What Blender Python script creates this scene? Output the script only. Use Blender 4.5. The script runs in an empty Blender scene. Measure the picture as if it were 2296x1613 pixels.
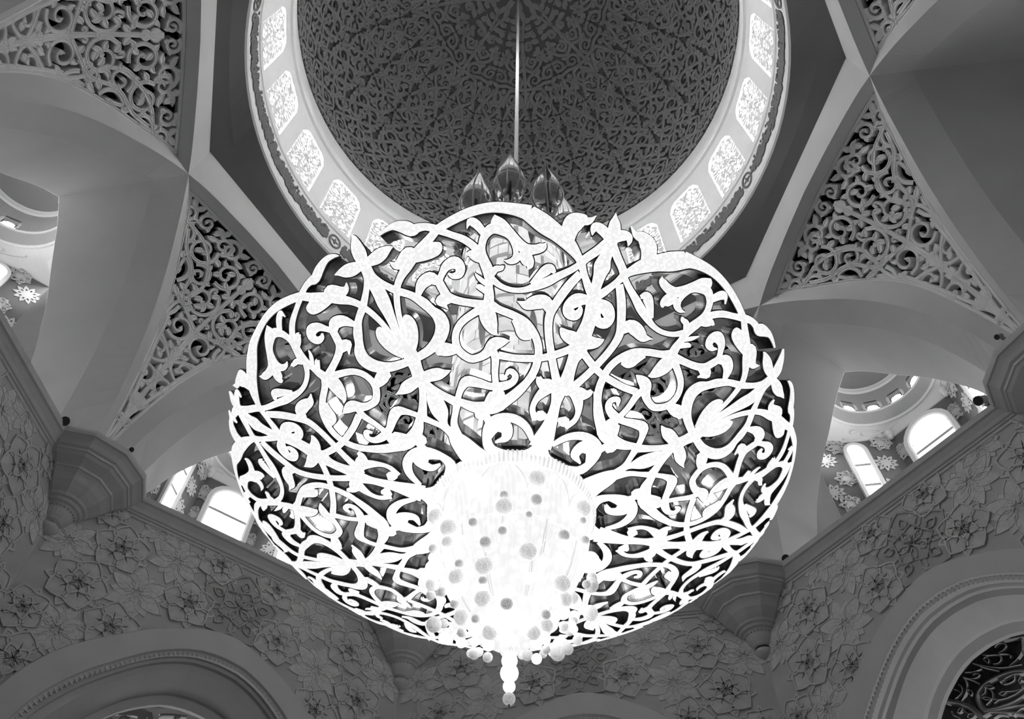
import bpy, bmesh, math, random
import numpy as np
from mathutils import Matrix, Vector
SC = bpy.context.scene
COL = SC.collection
R = math.radians
K = 11.0                     # metres per radius of the dome ring
Z0 = 1.6                     # camera height above the floor
PHI = 170.7748               # heading of the middle of the first wall bay

# ------------------------------------------------------------ camera, world, exposure, lamps
cam = bpy.data.cameras.new('camera')
co = bpy.data.objects.new('camera', cam)
COL.objects.link(co)
SC.camera = co
cam.sensor_width = 36.0
cam.sensor_fit = 'HORIZONTAL'
cam.lens = 1852.94 * 36.0 / 2296.0
cam.clip_start = 0.05
cam.clip_end = 500
pe, ro = 0.98631198, 0.01597298
fw = Vector((0, math.cos(pe), math.sin(pe)))
up = Vector((0, -math.sin(pe), math.cos(pe)))
rt = Vector((1, 0, 0))
r2 = rt * math.cos(ro) + up * math.sin(ro)
u2 = up * math.cos(ro) - rt * math.sin(ro)
Mx = Matrix(((r2.x, u2.x, -fw.x, -0.0029427 * K), (r2.y, u2.y, -fw.y, -0.8992171 * K), (r2.z, u2.z, -fw.z, Z0), (0, 0, 0, 1)))
co.matrix_world = Mx

wd = bpy.data.worlds.new('world')
SC.world = wd
wd.use_nodes = True
wd.node_tree.nodes['Background'].inputs[0].default_value = (1, 1, 1, 1)
wd.node_tree.nodes['Background'].inputs[1].default_value = 0.05

SC.view_settings.view_transform = 'Standard'
SC.view_settings.look = 'None'
SC.view_settings.exposure = 0.14
SC.view_settings.gamma = 1.0
SC.view_settings.use_curve_mapping = False
SC.cycles.use_denoising = True
SC.cycles.max_bounces = 6
SC.cycles.diffuse_bounces = 4
SC.cycles.glossy_bounces = 3
SC.cycles.transmission_bounces = 4
SC.cycles.transparent_max_bounces = 6
SC.cycles.sample_clamp_indirect = 4.0
SC.cycles.caustics_reflective = False
SC.cycles.caustics_refractive = False

def lamp(name, kind, energy, loc, rot=(0, 0, 0), size=1.0, **kw):
    l = bpy.data.lights.new(name, kind)
    l.energy = energy
    if kind == 'AREA':
        l.size = size
        l.shape = 'DISK'
    else:
        l.shadow_soft_size = size
    for k, v in kw.items():
        setattr(l, k, v)
    o = bpy.data.objects.new(name, l)
    o.location = loc
    o.rotation_euler = rot
    COL.objects.link(o)
    return o
# lamps inside the chandelier: a ring of downlights above the lattice dish, and bulbs around the glass drum
LAMP_DOWN = 750
LAMP_SIDE = 50
for i in range(8):
    a = R(-95.8 + 45 * i)
    lamp('dish_lamp', 'SPOT', LAMP_DOWN, (3.1 * math.cos(a), 3.1 * math.sin(a), Z0 + 1.0 * K), (0, 0, 0), 0.08, spot_size=R(150), spot_blend=1.0)
    lamp('drum_lamp', 'POINT', LAMP_SIDE, (3.3 * math.cos(a), 3.3 * math.sin(a), Z0 + 1.25 * K), (0, 0, 0), 0.05)

# lights added to brighten two side halls, apart from any visible lamp
for hk, hd, hz, he in ((2, 2.05, 1.0, 600), (4, 1.66, .55, 900)):
    ha = R(PHI - 45 * (hk - 1))
    lamp('hall_fill', 'POINT', he, (hd * K * math.cos(ha), hd * K * math.sin(ha), Z0 + hz * K), (0, 0, 0), 0.3)

# ------------------------------------------------------------ materials
def mat(name, col=0.5, rough=0.6, metal=0.0, var=0.06, scale=2.0, bump=0.0, bscale=20.0, spec=0.3):
    m = bpy.data.materials.new(name)
    m.use_nodes = True
    nt = m.node_tree
    b = nt.nodes['Principled BSDF']
    b.inputs['Roughness'].default_value = rough
    b.inputs['Metallic'].default_value = metal
    b.inputs['Specular IOR Level'].default_value = spec
    tc = nt.nodes.new('ShaderNodeTexCoord')
    no = nt.nodes.new('ShaderNodeTexNoise')
    no.inputs['Scale'].default_value = scale
    no.inputs['Detail'].default_value = 6
    nt.links.new(tc.outputs['Object'], no.inputs['Vector'])
    cr = nt.nodes.new('ShaderNodeMapRange')
    cr.inputs['From Min'].default_value = 0.25
    cr.inputs['From Max'].default_value = 0.75
    cr.inputs['To Min'].default_value = col * (1 - var)
    cr.inputs['To Max'].default_value = col * (1 + var)
    nt.links.new(no.outputs['Fac'], cr.inputs['Value'])
    nt.links.new(cr.outputs['Result'], b.inputs['Base Color'])
    if bump:
        n2 = nt.nodes.new('ShaderNodeTexNoise')
        n2.inputs['Scale'].default_value = bscale
        n2.inputs['Detail'].default_value = 4
        nt.links.new(tc.outputs['Object'], n2.inputs['Vector'])
        bp = nt.nodes.new('ShaderNodeBump')
        bp.inputs['Strength'].default_value = bump
        bp.inputs['Distance'].default_value = 0.05
        nt.links.new(n2.outputs['Fac'], bp.inputs['Height'])
        nt.links.new(bp.outputs['Normal'], b.inputs['Normal'])
    return m

RODM = None
def glow(name, lo, hi, scale=30.0, base=0.8, sample=True, rough=0.3, kind='voronoi'):
    m = bpy.data.materials.new(name)
    m.use_nodes = True
    nt = m.node_tree
    b = nt.nodes['Principled BSDF']
    b.inputs['Base Color'].default_value = (base, base, base, 1)
    b.inputs['Roughness'].default_value = rough
    b.inputs['Emission Color'].default_value = (1, 1, 1, 1)
    tc = nt.nodes.new('ShaderNodeTexCoord')
    if kind == 'voronoi':
        t = nt.nodes.new('ShaderNodeTexVoronoi')
        out = t.outputs['Distance']
        fm = (0.0, 0.6)
    else:
        t = nt.nodes.new('ShaderNodeTexNoise')
        t.inputs['Detail'].default_value = 5
        out = t.outputs['Fac']
        fm = (0.35, 0.62)
    t.inputs['Scale'].default_value = scale
    nt.links.new(tc.outputs['Object'], t.inputs['Vector'])
    mr = nt.nodes.new('ShaderNodeMapRange')
    mr.inputs['From Min'].default_value = fm[0]
    mr.inputs['From Max'].default_value = fm[1]
    mr.inputs['To Min'].default_value = hi
    mr.inputs['To Max'].default_value = lo
    nt.links.new(out, mr.inputs['Value'])
    nt.links.new(mr.outputs['Result'], b.inputs['Emission Strength'])
    if not sample:
        m.cycles.emission_sampling = 'NONE'
    return m

PLASTER = mat('painted plaster', 0.60, 0.8, var=0.05, scale=0.6, bump=0.05, bscale=9)
RIBM = mat('rib plaster', 0.62, 0.8, var=0.04, scale=0.6)
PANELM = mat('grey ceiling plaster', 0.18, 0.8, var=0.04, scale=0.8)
RINGM = mat('pale ring plaster', 0.80, 0.7, var=0.03, scale=1)
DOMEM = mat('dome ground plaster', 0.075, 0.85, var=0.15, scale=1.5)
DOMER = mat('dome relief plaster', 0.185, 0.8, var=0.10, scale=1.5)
GRILLM = mat('white grille plaster', 0.82, 0.7, var=0.03)
SCREENM = mat('carved screen plaster', 0.82, 0.8, var=0.06, scale=1.5)
SHADEM = mat('painted cavity shade', 0.006, 1.0, var=0.0, spec=0.0)  # near-black colour paints in the darkness of the cavity behind the screens
MARBLE = mat('wall marble', 0.42, 0.55, var=0.12, scale=1.2, bump=0.04, bscale=5)
BANDM = mat('arch band marble', 0.50, 0.55, var=0.05, scale=1.4)
PETALM = mat('petal marble', 0.50, 0.5, var=0.14, scale=3.0)
LEAFM = mat('leaf marble', 0.56, 0.5, var=0.12, scale=4.0, bump=0.5, bscale=7)
DARKM = mat('dark inlay marble', 0.34, 0.5, var=0.14, scale=2)
SEAMM = mat('inlay seam', 0.24, 0.7, var=0.1)
CORNM = mat('cornice stone', 0.50, 0.65, var=0.05, scale=2.5, bump=0.12, bscale=12)
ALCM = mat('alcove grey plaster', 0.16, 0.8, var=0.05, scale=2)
WHITEM = mat('white stucco', 0.80, 0.7, var=0.02, scale=2)
CUTM = mat('cut-out flower plaster', 0.55, 0.7, var=0.04, scale=5)
INKM = mat('dark script inlay', 0.13, 0.6, var=0.2, scale=6)
FRAMEM = mat('dark window frame', 0.08, 0.5, var=0.1)
STEEL = mat('steel with painted glints', 0.20, 0.38, metal=0.9, var=0.7, scale=4)  # wide colour noise paints in bright and dark reflections
RODM = mat('white steel rod', 0.85, 0.35, metal=0.5, var=0.03)
EDGEM = mat('dark steel edge', 0.05, 0.35, metal=0.6, var=0.1)
BLACKM = mat('black metal', 0.012, 0.5, var=0.1)
HOUSEM = mat('grey lamp housing', 0.42, 0.4, var=0.05)
FLOORM = mat('floor carpet', 0.08, 0.9, var=0.1, scale=0.7)
CRYST = glow('lit crystal', 0.76, 1.02, 20.0, sample=False)
CRYSTC = glow('lit hub crystal', 0.76, 0.93, 7.0, base=0.2, sample=False)
TILEG = glow('lit mosaic glass', 0.60, 0.78, 3.0, sample=False, base=0.2, kind='noise')
TILEG2 = glow('lit mosaic glass warm', 0.5, 0.64, 3.0, sample=False, base=0.2, kind='noise')
COREG = glow('mosaic joint glow', 0.17, 0.22, 4.0, base=0.1, sample=False, kind='noise')
BEADW = glow('white lit bead', 0.9, 1.1, 10, sample=False)
BEADG = glow('pearl grey bead', 0.42, 0.62, 6, sample=False, kind='noise')
BEADD = glow('speckled glass bead', 0.05, 1.3, 22, sample=False)
DAYP = glow('daylight pane', 58.0, 60.0, 0.5, kind='noise')
DAYQ = glow('bright daylight pane', 6.5, 7.0, 0.5, kind='noise')
GLASS = bpy.data.materials.new('clear glass')
GLASS.use_nodes = True
_b = GLASS.node_tree.nodes['Principled BSDF']
_b.inputs['Base Color'].default_value = (0.9, 0.9, 0.9, 1)
_b.inputs['Roughness'].default_value = 0.05
_b.inputs['Transmission Weight'].default_value = 1.0
_b.inputs['IOR'].default_value = 1.15
_b.inputs['Emission Color'].default_value = (1, 1, 1, 1)
_b.inputs['Emission Strength'].default_value = 0.0

# ------------------------------------------------------------ object helpers
def link(name, me, m=None, parent=None, kind=None):
    o = bpy.data.objects.new(name, me)
    COL.objects.link(o)
    if m is not None and me is not None and not me.materials:
        me.materials.append(m)
    if parent is not None:
        o.parent = parent
    if kind:
        o['kind'] = kind
    return o
def empty(name, rot=0.0, loc=(0, 0, 0), parent=None, kind=None):
    o = bpy.data.objects.new(name, None)
    o.empty_display_size = 0.1
    o.location = loc
    o.rotation_euler = (0, 0, rot)
    COL.objects.link(o)
    if parent is not None:
        o.parent = parent
    if kind:
        o['kind'] = kind
    return o
def tag(o, label, cat, group=None):
    o['label'] = label
    o['category'] = cat
    if group:
        o['group'] = group
def place(name, me, rot, parent=None, kind=None, loc=(0, 0, 0)):
    o = link(name, me, None, parent, kind)
    o.rotation_euler = (0, 0, rot)
    o.location = loc
    return o

class MB:
    """collects vertices and faces in ring units (converted to metres when built)"""
    def __init__(s, scale=True):
        s.v, s.f, s.n, s.scale = [], [], 0, scale
    def grid(s, P, closed=False):
        P = np.asarray(P, float)
        a, b = P.shape[:2]
        s.v.append(P.reshape(-1, 3))
        i = np.arange(a - 1)[:, None]
        bb = b if closed else b - 1
        j = np.arange(bb)[None, :]
        jn = (j + 1) % b
        q = np.stack([i * b + j, i * b + jn, (i + 1) * b + jn, (i + 1) * b + j], -1).reshape(-1, 4) + s.n
        s.f.extend(q.tolist())
        s.n += a * b
    def poly(s, P):
        P = np.asarray(P, float)
        s.v.append(P)
        s.f.append(list(range(s.n, s.n + len(P))))
        s.n += len(P)
    def box(s, c, hx, hy, hz, ax=(1, 0, 0), ay=(0, 1, 0), az=(0, 0, 1)):
        c, ax, ay, az = map(lambda q: np.asarray(q, float), (c, ax, ay, az))
        P = [c + ax * hx * i + ay * hy * j + az * hz * k for i in (-1, 1) for j in (-1, 1) for k in (-1, 1)]
        s.v.append(np.array(P))
        for f in ((0, 1, 3, 2), (4, 6, 7, 5), (0, 4, 5, 1), (2, 3, 7, 6), (0, 2, 6, 4), (1, 5, 7, 3)):
            s.f.append([q + s.n for q in f])
        s.n += 8
    def lathe(s, prof, n=64, a0=0.0, a1=2 * math.pi, c=(0, 0)):
        th = np.linspace(a0, a1, n + 1)
        prof = np.asarray(prof, float)
        P = np.zeros((len(prof), n + 1, 3))
        P[:, :, 0] = c[0] + prof[:, 0:1] * np.cos(th)
        P[:, :, 1] = c[1] + prof[:, 0:1] * np.sin(th)
        P[:, :, 2] = prof[:, 1:2]
        s.grid(P)
    def tube(s, pts, r, n=6):
        pts = np.asarray(pts, float)
        rr = np.broadcast_to(np.asarray(r, float), (len(pts),))
        t = np.gradient(pts, axis=0)
        t /= np.linalg.norm(t, axis=1, keepdims=True) + 1e-12
        u = np.cross(t, [0.13, 0.31, 0.94])
        u /= np.linalg.norm(u, axis=1, keepdims=True) + 1e-12
        w = np.cross(t, u)
        a = np.linspace(0, 2 * math.pi, n, endpoint=False)
        P = pts[:, None] + rr[:, None, None] * (np.cos(a)[None, :, None] * u[:, None] + np.sin(a)[None, :, None] * w[:, None])
        s.grid(P, closed=True)
        s.poly(P[0][::-1]); s.poly(P[-1])
    def sphere(s, c, r, n=10, m=6):
        ph = np.linspace(-math.pi / 2, math.pi / 2, m + 1)
        s.lathe(np.stack([r * np.cos(ph), r * np.sin(ph) + c[2]], 1), n, c=(c[0], c[1]))
    def mesh(s, name, m=None, smooth=False):
        me = bpy.data.meshes.new(name)
        V = np.concatenate(s.v) if s.v else np.zeros((0, 3))
        if s.scale:
            V = V * K
            V[:, 2] += Z0
        me.from_pydata(V.tolist(), [], s.f)
        if smooth:
            me.polygons.foreach_set('use_smooth', [True] * len(me.polygons))
        if m:
            me.materials.append(m)
        me.update()
        return me
    def build(s, name, m, parent=None, kind=None, smooth=False):
        return link(name, s.mesh(name, m, smooth), None, parent, kind)

def pch(tab):
    tab = np.asarray(tab, float)
    x, y = tab[:, 0], tab[:, 1]
    m = np.gradient(y, x)
    def f(q):
        q = np.asarray(q, float)
        i = np.clip(np.searchsorted(x, q) - 1, 0, len(x) - 2)
        h = x[i + 1] - x[i]
        t = np.clip((q - x[i]) / h, -0.2, 1.2)
        return ((2 * t**3 - 3 * t**2 + 1) * y[i] + (t**3 - 2 * t**2 + t) * h * m[i] + (-2 * t**3 + 3 * t**2) * y[i + 1] + (t**3 - t**2) * h * m[i + 1])
    return f
def curve(tab, n):
    """points evenly spaced along a table of (x, z)"""
    f = pch(tab)
    xs = np.linspace(tab[0][0], tab[-1][0], 400)
    ys = f(xs)
    d = np.concatenate([[0], np.cumsum(np.hypot(np.diff(xs), np.diff(ys)))])
    q = np.linspace(0, d[-1], n)
    return np.interp(q, d, xs), np.interp(q, d, ys)
def resample(pts, sub):
    P = np.asarray(pts, float)
    if len(P) < 3:
        t = np.linspace(0, 1, sub + 1)[:, None]
        return P[0] * (1 - t) + P[-1] * t
    A = np.vstack([2 * P[0] - P[1], P, 2 * P[-1] - P[-2]])
    out = []
    t = np.linspace(0, 1, sub, endpoint=False)[:, None]
    for i in range(1, len(A) - 2):
        p0, p1, p2, p3 = A[i - 1], A[i], A[i + 1], A[i + 2]
        out.append(0.5 * (2 * p1 + (p2 - p0) * t + (2 * p0 - 5 * p1 + 4 * p2 - p3) * t**2 + (3 * p1 - p0 - 3 * p2 + p3) * t**3))
    out.append(P[-1:])
    Q = np.concatenate(out)
    Q[:, 2] = np.maximum(Q[:, 2], 0.0)
    return Q
def ribbons(mb, strokes, mapf, prof, sub=3, extra=0.0):
    """strokes of (x, y, half width); prof is a list of (side -1..1, height)"""
    so = np.array([p[0] for p in prof])
    hh = np.array([p[1] for p in prof])
    for k, st in enumerate(strokes):
        Q = resample(st, sub)
        t = np.gradient(Q[:, :2], axis=0)
        t /= np.linalg.norm(t, axis=1, keepdims=True) + 1e-9
        n = np.stack([-t[:, 1], t[:, 0]], 1)
        w = Q[:, 2] + extra
        X = Q[:, 0:1] + n[:, 0:1] * so[None] * w[:, None]
        Y = Q[:, 1:2] + n[:, 1:2] * so[None] * w[:, None]
        H = np.broadcast_to(hh[None] * (1 + 0.01 * (k % 7)), X.shape)
        mb.grid(mapf(X, Y, H))

# ------------------------------------------------------------ vine ornament
def dilate(a):
    b = a.copy()
    b[1:] |= a[:-1]; b[:-1] |= a[1:]; b[:, 1:] |= a[:, :-1]; b[:, :-1] |= a[:, 1:]
    return b
def ornament(W, H, inside, scrolls, stems, rng, vw, cell, gap, nfill, curl=0.4):
    nx, ny = int(W / cell) + 1, int(H / cell) + 1
    xs = (np.arange(nx) + 0.5) * cell
    ys = (np.arange(ny) + 0.5) * cell
    GX, GY = np.meshgrid(xs, ys, indexing='ij')
    mask = inside(GX, GY)
    occ = ~mask
    out = []
    def stamp(st):
        Q = resample(st, 4)
        for x, y, w in Q:
            r = w + cell * 0.3
            i0, i1 = int((x - r) / cell), int((x + r) / cell) + 1
            j0, j1 = int((y - r) / cell), int((y + r) / cell) + 1
            i0, j0 = max(i0, 0), max(j0, 0)
            if i1 <= i0 or j1 <= j0:
                continue
            s = occ[i0:i1, j0:j1]
            s |= (GX[i0:i1, j0:j1] - x) ** 2 + (GY[i0:i1, j0:j1] - y) ** 2 < r * r
    def add(st):
        ok = [p for p in st if inside(np.array(p[0]), np.array(p[1]))]
        if len(ok) >= 2:
            out.append(ok)
            stamp(ok)
    for st in stems:
        add(st)
    for (cx, cy, r, a0, sg) in scrolls:
        st = []
        for q in np.linspace(0, 1, 15):
            a = a0 + sg * q * 8.2
            rr = r * (1 - 0.80 * q ** 1.25)
            st.append((cx + rr * math.cos(a), cy + rr * math.sin(a), vw * (1.05 - 0.4 * q)))
        x, y, w = st[-1]
        st.append((cx - 0.02 * r, cy, vw * 1.5))
        add(st)
        for q in (0.12, 0.3, 0.5):
            a = a0 + sg * q * 8.2
            rr = r * (1 - 0.80 * q ** 1.25)
            d = a + sg * 1.15
            p0 = (cx + rr * math.cos(a), cy + rr * math.sin(a))
            L = r * 0.5
            add([(p0[0], p0[1], vw * .7), (p0[0] + L * .4 * math.cos(d), p0[1] + L * .4 * math.sin(d), vw * 1.5),
                 (p0[0] + L * .8 * math.cos(d - sg * .5), p0[1] + L * .8 * math.sin(d - sg * .5), vw * .8),
                 (p0[0] + L * 1.05 * math.cos(d - sg * .8), p0[1] + L * 1.05 * math.sin(d - sg * .8), vw * .1)])
    for it in range(nfill):
        D = np.zeros(occ.shape, np.int16)
        cur = occ
        for k in range(1, 30):
            if cur.all():
                break
            D[~cur] = k
            cur = dilate(cur)
        m = D.max()
        if m * cell < gap:
            break
        c = np.argwhere(D >= m - 0.5)
        i, j = c[rng.randrange(len(c))]
        p = np.array([xs[i], ys[j]])
        oc = np.argwhere(occ & mask)
        if len(oc) == 0:
            oc = np.argwhere(occ)
        dd = (oc[:, 0] - i) ** 2 + (oc[:, 1] - j) ** 2
        q = oc[int(np.argmin(dd + np.array([rng.random() for _ in range(1)])[0]))]
        q = np.array([xs[q[0]], ys[q[1]]])
        d = p - q
        L = np.hypot(*d) + 1e-6
        u = d / L
        n = np.array([-u[1], u[0]]) * rng.choice((-1, 1))
        q = q - u * vw * 0.5
        if rng.random() < curl and L > 2.2 * vw:
            st = [(*(q), vw * .8), (*(q + u * L * .6 + n * L * .45), vw * .8), (*(p + u * L * .45 + n * L * .3), vw * .75),
                  (*(p + u * L * .5 - n * L * .25), vw * .7), (*(p + u * L * .05 - n * L * .3), vw * .8), (*(p + n * L * .02), vw * 1.15)]
        else:
            st = [(*(q - u * vw), vw * .6), (*(q + u * L * .55 + n * L * .22), vw * 1.55), (*(p + u * L * .25 + n * L * .15), vw * 1.2),
                  (*(p + u * L * .85 - n * L * .2), vw * .1)]
        n0 = len(out)
        add([tuple(float(t) for t in s) for s in st])
        occ[max(i - 1, 0):i + 2, max(j - 1, 0):j + 2] = True
        if len(out) == n0:
            occ[max(i - 2, 0):i + 3, max(j - 2, 0):j + 3] = True
    return out

# ------------------------------------------------------------ ceiling: arches, webs, screens, drum, dome
TS = pch([(0, 2.885), (.2, 2.868), (.45, 2.81), (.55, 2.755), (.65, 2.68), (.75, 2.59), (.82, 2.505), (.9, 2.37), (.95, 2.25), (.99, 2.12), (1.02, 1.95), (1.03, 1.85)])
T2TAB = [(.501, 2.80), (.6, 2.72), (.7, 2.625), (.8, 2.505), (.9, 2.325), (.96, 2.14), (.99, 2.0), (1.005, 1.86)]
TO = pch([(0.44, 2.815)] + T2TAB)
LE = pch([(.44, 2.84), (.53, 2.832), (.65, 2.768), (.8, 2.675), (.9, 2.58), (.96, 2.47), (1.0, 2.35), (1.04, 2.2), (1.075, 2.03), (1.1, 1.9)])
OPTAB = [(0.0, 2.765), (.06, 2.70), (.16, 2.56), (.28, 2.385), (.37, 2.19), (.42, 2.0), (.432, 1.86)]
T22 = math.tan(R(22.5))
def pt(a, s, d, z):
    """a: heading of the plane normal in the local frame, s: along it (clockwise), d: distance from the axis"""
    a = R(a)
    s, d, z = np.broadcast_arrays(np.asarray(s, float), np.asarray(d, float), np.asarray(z, float))
    return np.stack([d * math.cos(a) + s * math.sin(a), d * math.sin(a) - s * math.cos(a), z], -1)
def wall_rot(k):
    return R(PHI - 45.0 * (k - 1))

# the flat octagon between arches and drum
b = MB()
n = 96
th = R(PHI) + np.linspace(0, 2 * math.pi, n + 1)
oa = np.mod(th - R(PHI) + R(22.5), R(45)) - R(22.5)
oa2 = np.mod(th - R(PHI), R(45)) - R(22.5)
ro_ = 1.0908 / np.cos(oa2)
rows = []
for f, z in ((1.0, 3.048), (0.5, 3.066), (0.0, 3.09)):
    rr = 1.0 + (ro_ - 1.0) * f
    rows.append(np.stack([rr * np.cos(th), rr * np.sin(th), np.full(n + 1, z)], -1))
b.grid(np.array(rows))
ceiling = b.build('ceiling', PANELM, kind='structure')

# arch ribs (one straight side of the two crossed squares each)
b = MB()
ss = np.concatenate([np.linspace(-1.028, -.4522, 34), np.linspace(-.4518, .4518, 21), np.linspace(.4522, 1.028, 34), [1.05, 1.07, 1.09]])
ss = np.concatenate([[-1.09, -1.07, -1.05], ss])
D0, D1, D2 = 1.0908, 1.137, 1.21
zt = np.where(np.abs(ss) > 1.0285, 1.85, TS(np.minimum(np.abs(ss), 1.03)))
lim = np.abs(ss) > .452
ztop = np.where(lim, LE(np.clip(np.abs(ss), .45, 1.09)) + .02, 3.06)
b.grid(np.stack([pt(0, ss, D0, zt), pt(0, ss, D0, ztop)]))
s0 = ss[~lim]
b.grid(np.stack([pt(0, s0, D0, TS(np.abs(s0))), pt(0, s0, D1, TS(np.abs(s0)))]))
b.grid(np.stack([pt(0, s0, D1, TS(np.abs(s0))), pt(0, s0, D1, 3.06 + 0 * s0)]))
for sg in (-1, 1):
    s1 = np.sort(np.concatenate([np.linspace(.4519, 1.028, 40), [.50119]]))
    dout = np.minimum(D2, s1 / T22)
    so = np.minimum(s1, 1.003)
    zo = TO(np.clip(so, .45, 1.003))
    zi = TS(s1)
    f = (dout - D0) / (D2 - D0)
    mid = [pt(0, sg * s1, D0 + (dout - D0) * q, zi + (zo - zi) * q * f) for q in (0, .5, 1)]
    b.grid(np.stack(mid))
ribme = b.mesh('arch_rib', RIBM)
for k in range(8):
    place('arch_rib', ribme, wall_rot(1) - R(22.5) - R(45 * k), ceiling)

# pointed vault webs over every bay, opening into the side chambers
b = MB()
NS = 40
os_, oz_ = curve(OPTAB, NS)
_x = np.linspace(.501, 1.003, 300)
_z = TO(_x)
_d = np.concatenate([[0], np.cumsum(np.hypot(np.diff(_x), np.diff(_z)))])
_q = np.linspace(0, _d[-1], NS)
ts_, tz_ = np.interp(_q, _d, _x), np.interp(_q, _d, _z)
for sg in (-1, 1):
    inner = pt(-sg * 22.5, -sg * ts_ * 1.0, D2, tz_)
    outer = pt(0, sg * os_ * -1.0, 1.65, oz_)
    if inner[-1, 1] * outer[-1, 1] < 0:
        outer[:, 1] *= -1
    rows = [inner + (outer - inner) * q for q in np.linspace(0, 1, 9)]
    b.grid(np.array(rows))
webme = b.mesh('vault_web', PLASTER, smooth=True)
for k in range(8):
    place('vault_web', webme, wall_rot(k + 1), ceiling)

# carved screens between the limbs of neighbouring arches
NB = 40
sb = np.linspace(1.07, .5215, NB)
lx = .70711 * (1.0908 + sb); ly = .70711 * (1.0908 - sb); lz = LE(sb)
blg = (np.linspace(0, 1, NB) ** 2) * .055
cl = np.concatenate([[0], np.cumsum(np.hypot(np.diff(lx), np.diff(lz + blg)))])
HL = cl[-1]
def scr_pt(x, y, h):
    """x: across (ring units), y: up from the tip, h: towards the hall"""
    y = np.clip(y, 0.0, HL)
    cx = np.interp(y, cl, lx); hw = np.interp(y, cl, ly); cz = np.interp(y, cl, lz); bg = np.interp(y, cl, blg)
    a = np.clip(x / np.maximum(hw, 1e-4), -1.02, 1.02)
    z = cz + bg * (1 - a * a)
    e = 0.01
    tx = np.interp(y + e, cl, lx) - np.interp(y - e, cl, lx)
    tz = np.interp(y + e, cl, lz + blg) - np.interp(y - e, cl, lz + blg)
    l = np.hypot(tx, tz) + 1e-9
    nx, nz = -np.abs(tz) / l, -np.abs(tx) / l
    return np.stack([cx + nx * h, a * hw, z + nz * h], -1)
hwf = lambda y: np.interp(y, cl, ly)
rng = random.Random(11)
VW = .0074
scr_in = lambda x, y: (x > -0.012) & (x < hwf(y) - .004) & (y > .004) & (y < HL - .004)
scr = [(.050, .20, .034, 2.6, 1), (.045, .30, .040, -1.2, -1), (.062, .405, .052, 2.4, 1), (.155, .44, .036, -2.2, -1), (.055, .52, .048, -1.0, -1),
       (.165, .555, .054, 2.8, 1), (.070, .645, .060, 2.2, 1), (.225, .665, .050, -2.4, -1), (.145, .70, .040, .5, 1), (.075, .77, .050, -1.3, -1),
       (.205, .775, .052, 2.5, 1), (.305, .77, .044, -2.0, -1), (.135, .845, .036, .8, 1), (.27, .855, .030, 2.0, -1)]
scr += [(.016, .10, .016, 1.0, 1), (.12, .61, .026, 3.0, 1), (.165, .835, .032, -2, -1), (.34, .835, .028, .4, 1), (.03, .86, .026, 2.4, -1)]
scr = [(x, y * HL / .9, r * 1.08, a, s) for x, y, r, a, s in scr]
stems = [[(.0, .01, VW), (.004, .15, VW * 1.2), (.0, .30, VW), (.004, .5, VW), (.0, .7, VW), (.003, .88, VW)],
         [(.0, .12, VW), (.03, .24, VW), (.085, .33, VW), (.10, .45, VW), (.11, .55, VW), (.19, .62, VW), (.27, .72, VW), (.35, .82, VW)],
         [(.0, .42, VW), (.05, .46, VW), (.11, .50, VW), (.13, .60, VW), (.10, .70, VW), (.14, .78, VW), (.22, .84, VW), (.33, .86, VW)],
         [(.0, .58, VW), (.05, .60, VW), (.13, .64, VW), (.17, .73, VW), (.25, .78, VW), (.30, .84, VW)]]
half = ornament(.46, HL + .01, scr_in, scr, stems, rng, VW, .0040, .0150, 560, .22)
strokes = half + [[(-x, y, w) for x, y, w in s] for s in half]
yy = np.linspace(.01, HL - .004, 26)
for sg in (-1, 1):
    strokes.append([(sg * (float(hwf(y)) - .004), float(y), .007) for y in yy])
strokes.append([(x, HL - .006, .007) for x in np.linspace(-.40, .40, 15)])
b = MB()
ribbons(b, strokes, scr_pt, [(-1, -.034), (-1, -.001), (-.6, .002), (-.25, .0), (.25, .0), (.6, .002), (1, -.001), (1, -.034)], sub=3)
scrme = b.mesh('carved_screen', SCREENM)
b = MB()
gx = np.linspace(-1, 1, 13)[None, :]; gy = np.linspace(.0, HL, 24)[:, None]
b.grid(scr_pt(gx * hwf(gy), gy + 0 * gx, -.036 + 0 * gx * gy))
backme = b.mesh('cavity_shade', SHADEM)  # dark sheet standing in for the shaded hollow
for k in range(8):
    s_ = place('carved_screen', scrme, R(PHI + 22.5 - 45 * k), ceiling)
    link('cavity_shade', backme, None, s_)

# drum with 24 window openings
NW = 24
b = MB()
b.lathe([(1.0, 3.09), (.992, 3.094), (.990, 3.105), (.996, 3.109), (.992, 3.113), (.992, 3.122), (.999, 3.127), (1.0, 3.135), (1.0, 3.288), (.994, 3.292), (.994, 3.300), (1.0, 3.304), (1.0, 3.318)], 192)
b.lathe([(1.0, 3.80), (.988, 3.805), (.984, 3.815), (.984, 3.85), (.99, 3.87), (1.005, 3.90), (1.012, 3.93), (1.02, 4.00), (1.030, 4.07), (1.037, 4.09)], 192)
drum = b.build('drum_wall', RINGM, ceiling)
WZ0, WZ1, WA = 3.342, 3.728, 5.2
def win_poly(sh=0.0, m=44):
    """outline of one opening as (angle degrees, z), chamfered at the head"""
    A = WA - sh * 57.3
    c = [(-A, WZ0 + sh), (A, WZ0 + sh), (A, 3.655), (A - 1.1, 3.705), (A - 2.6, WZ1 - sh), (-A + 2.6, WZ1 - sh), (-A + 1.1, 3.705), (-A, 3.655)]
    return c
b = MB()
c = win_poly()
outer = [(-7.5, 3.318), (7.5, 3.318), (7.5, 3.62), (7.5, 3.72), (7.5, 3.80), (-7.5, 3.80), (-7.5, 3.72), (-7.5, 3.62)]
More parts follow.
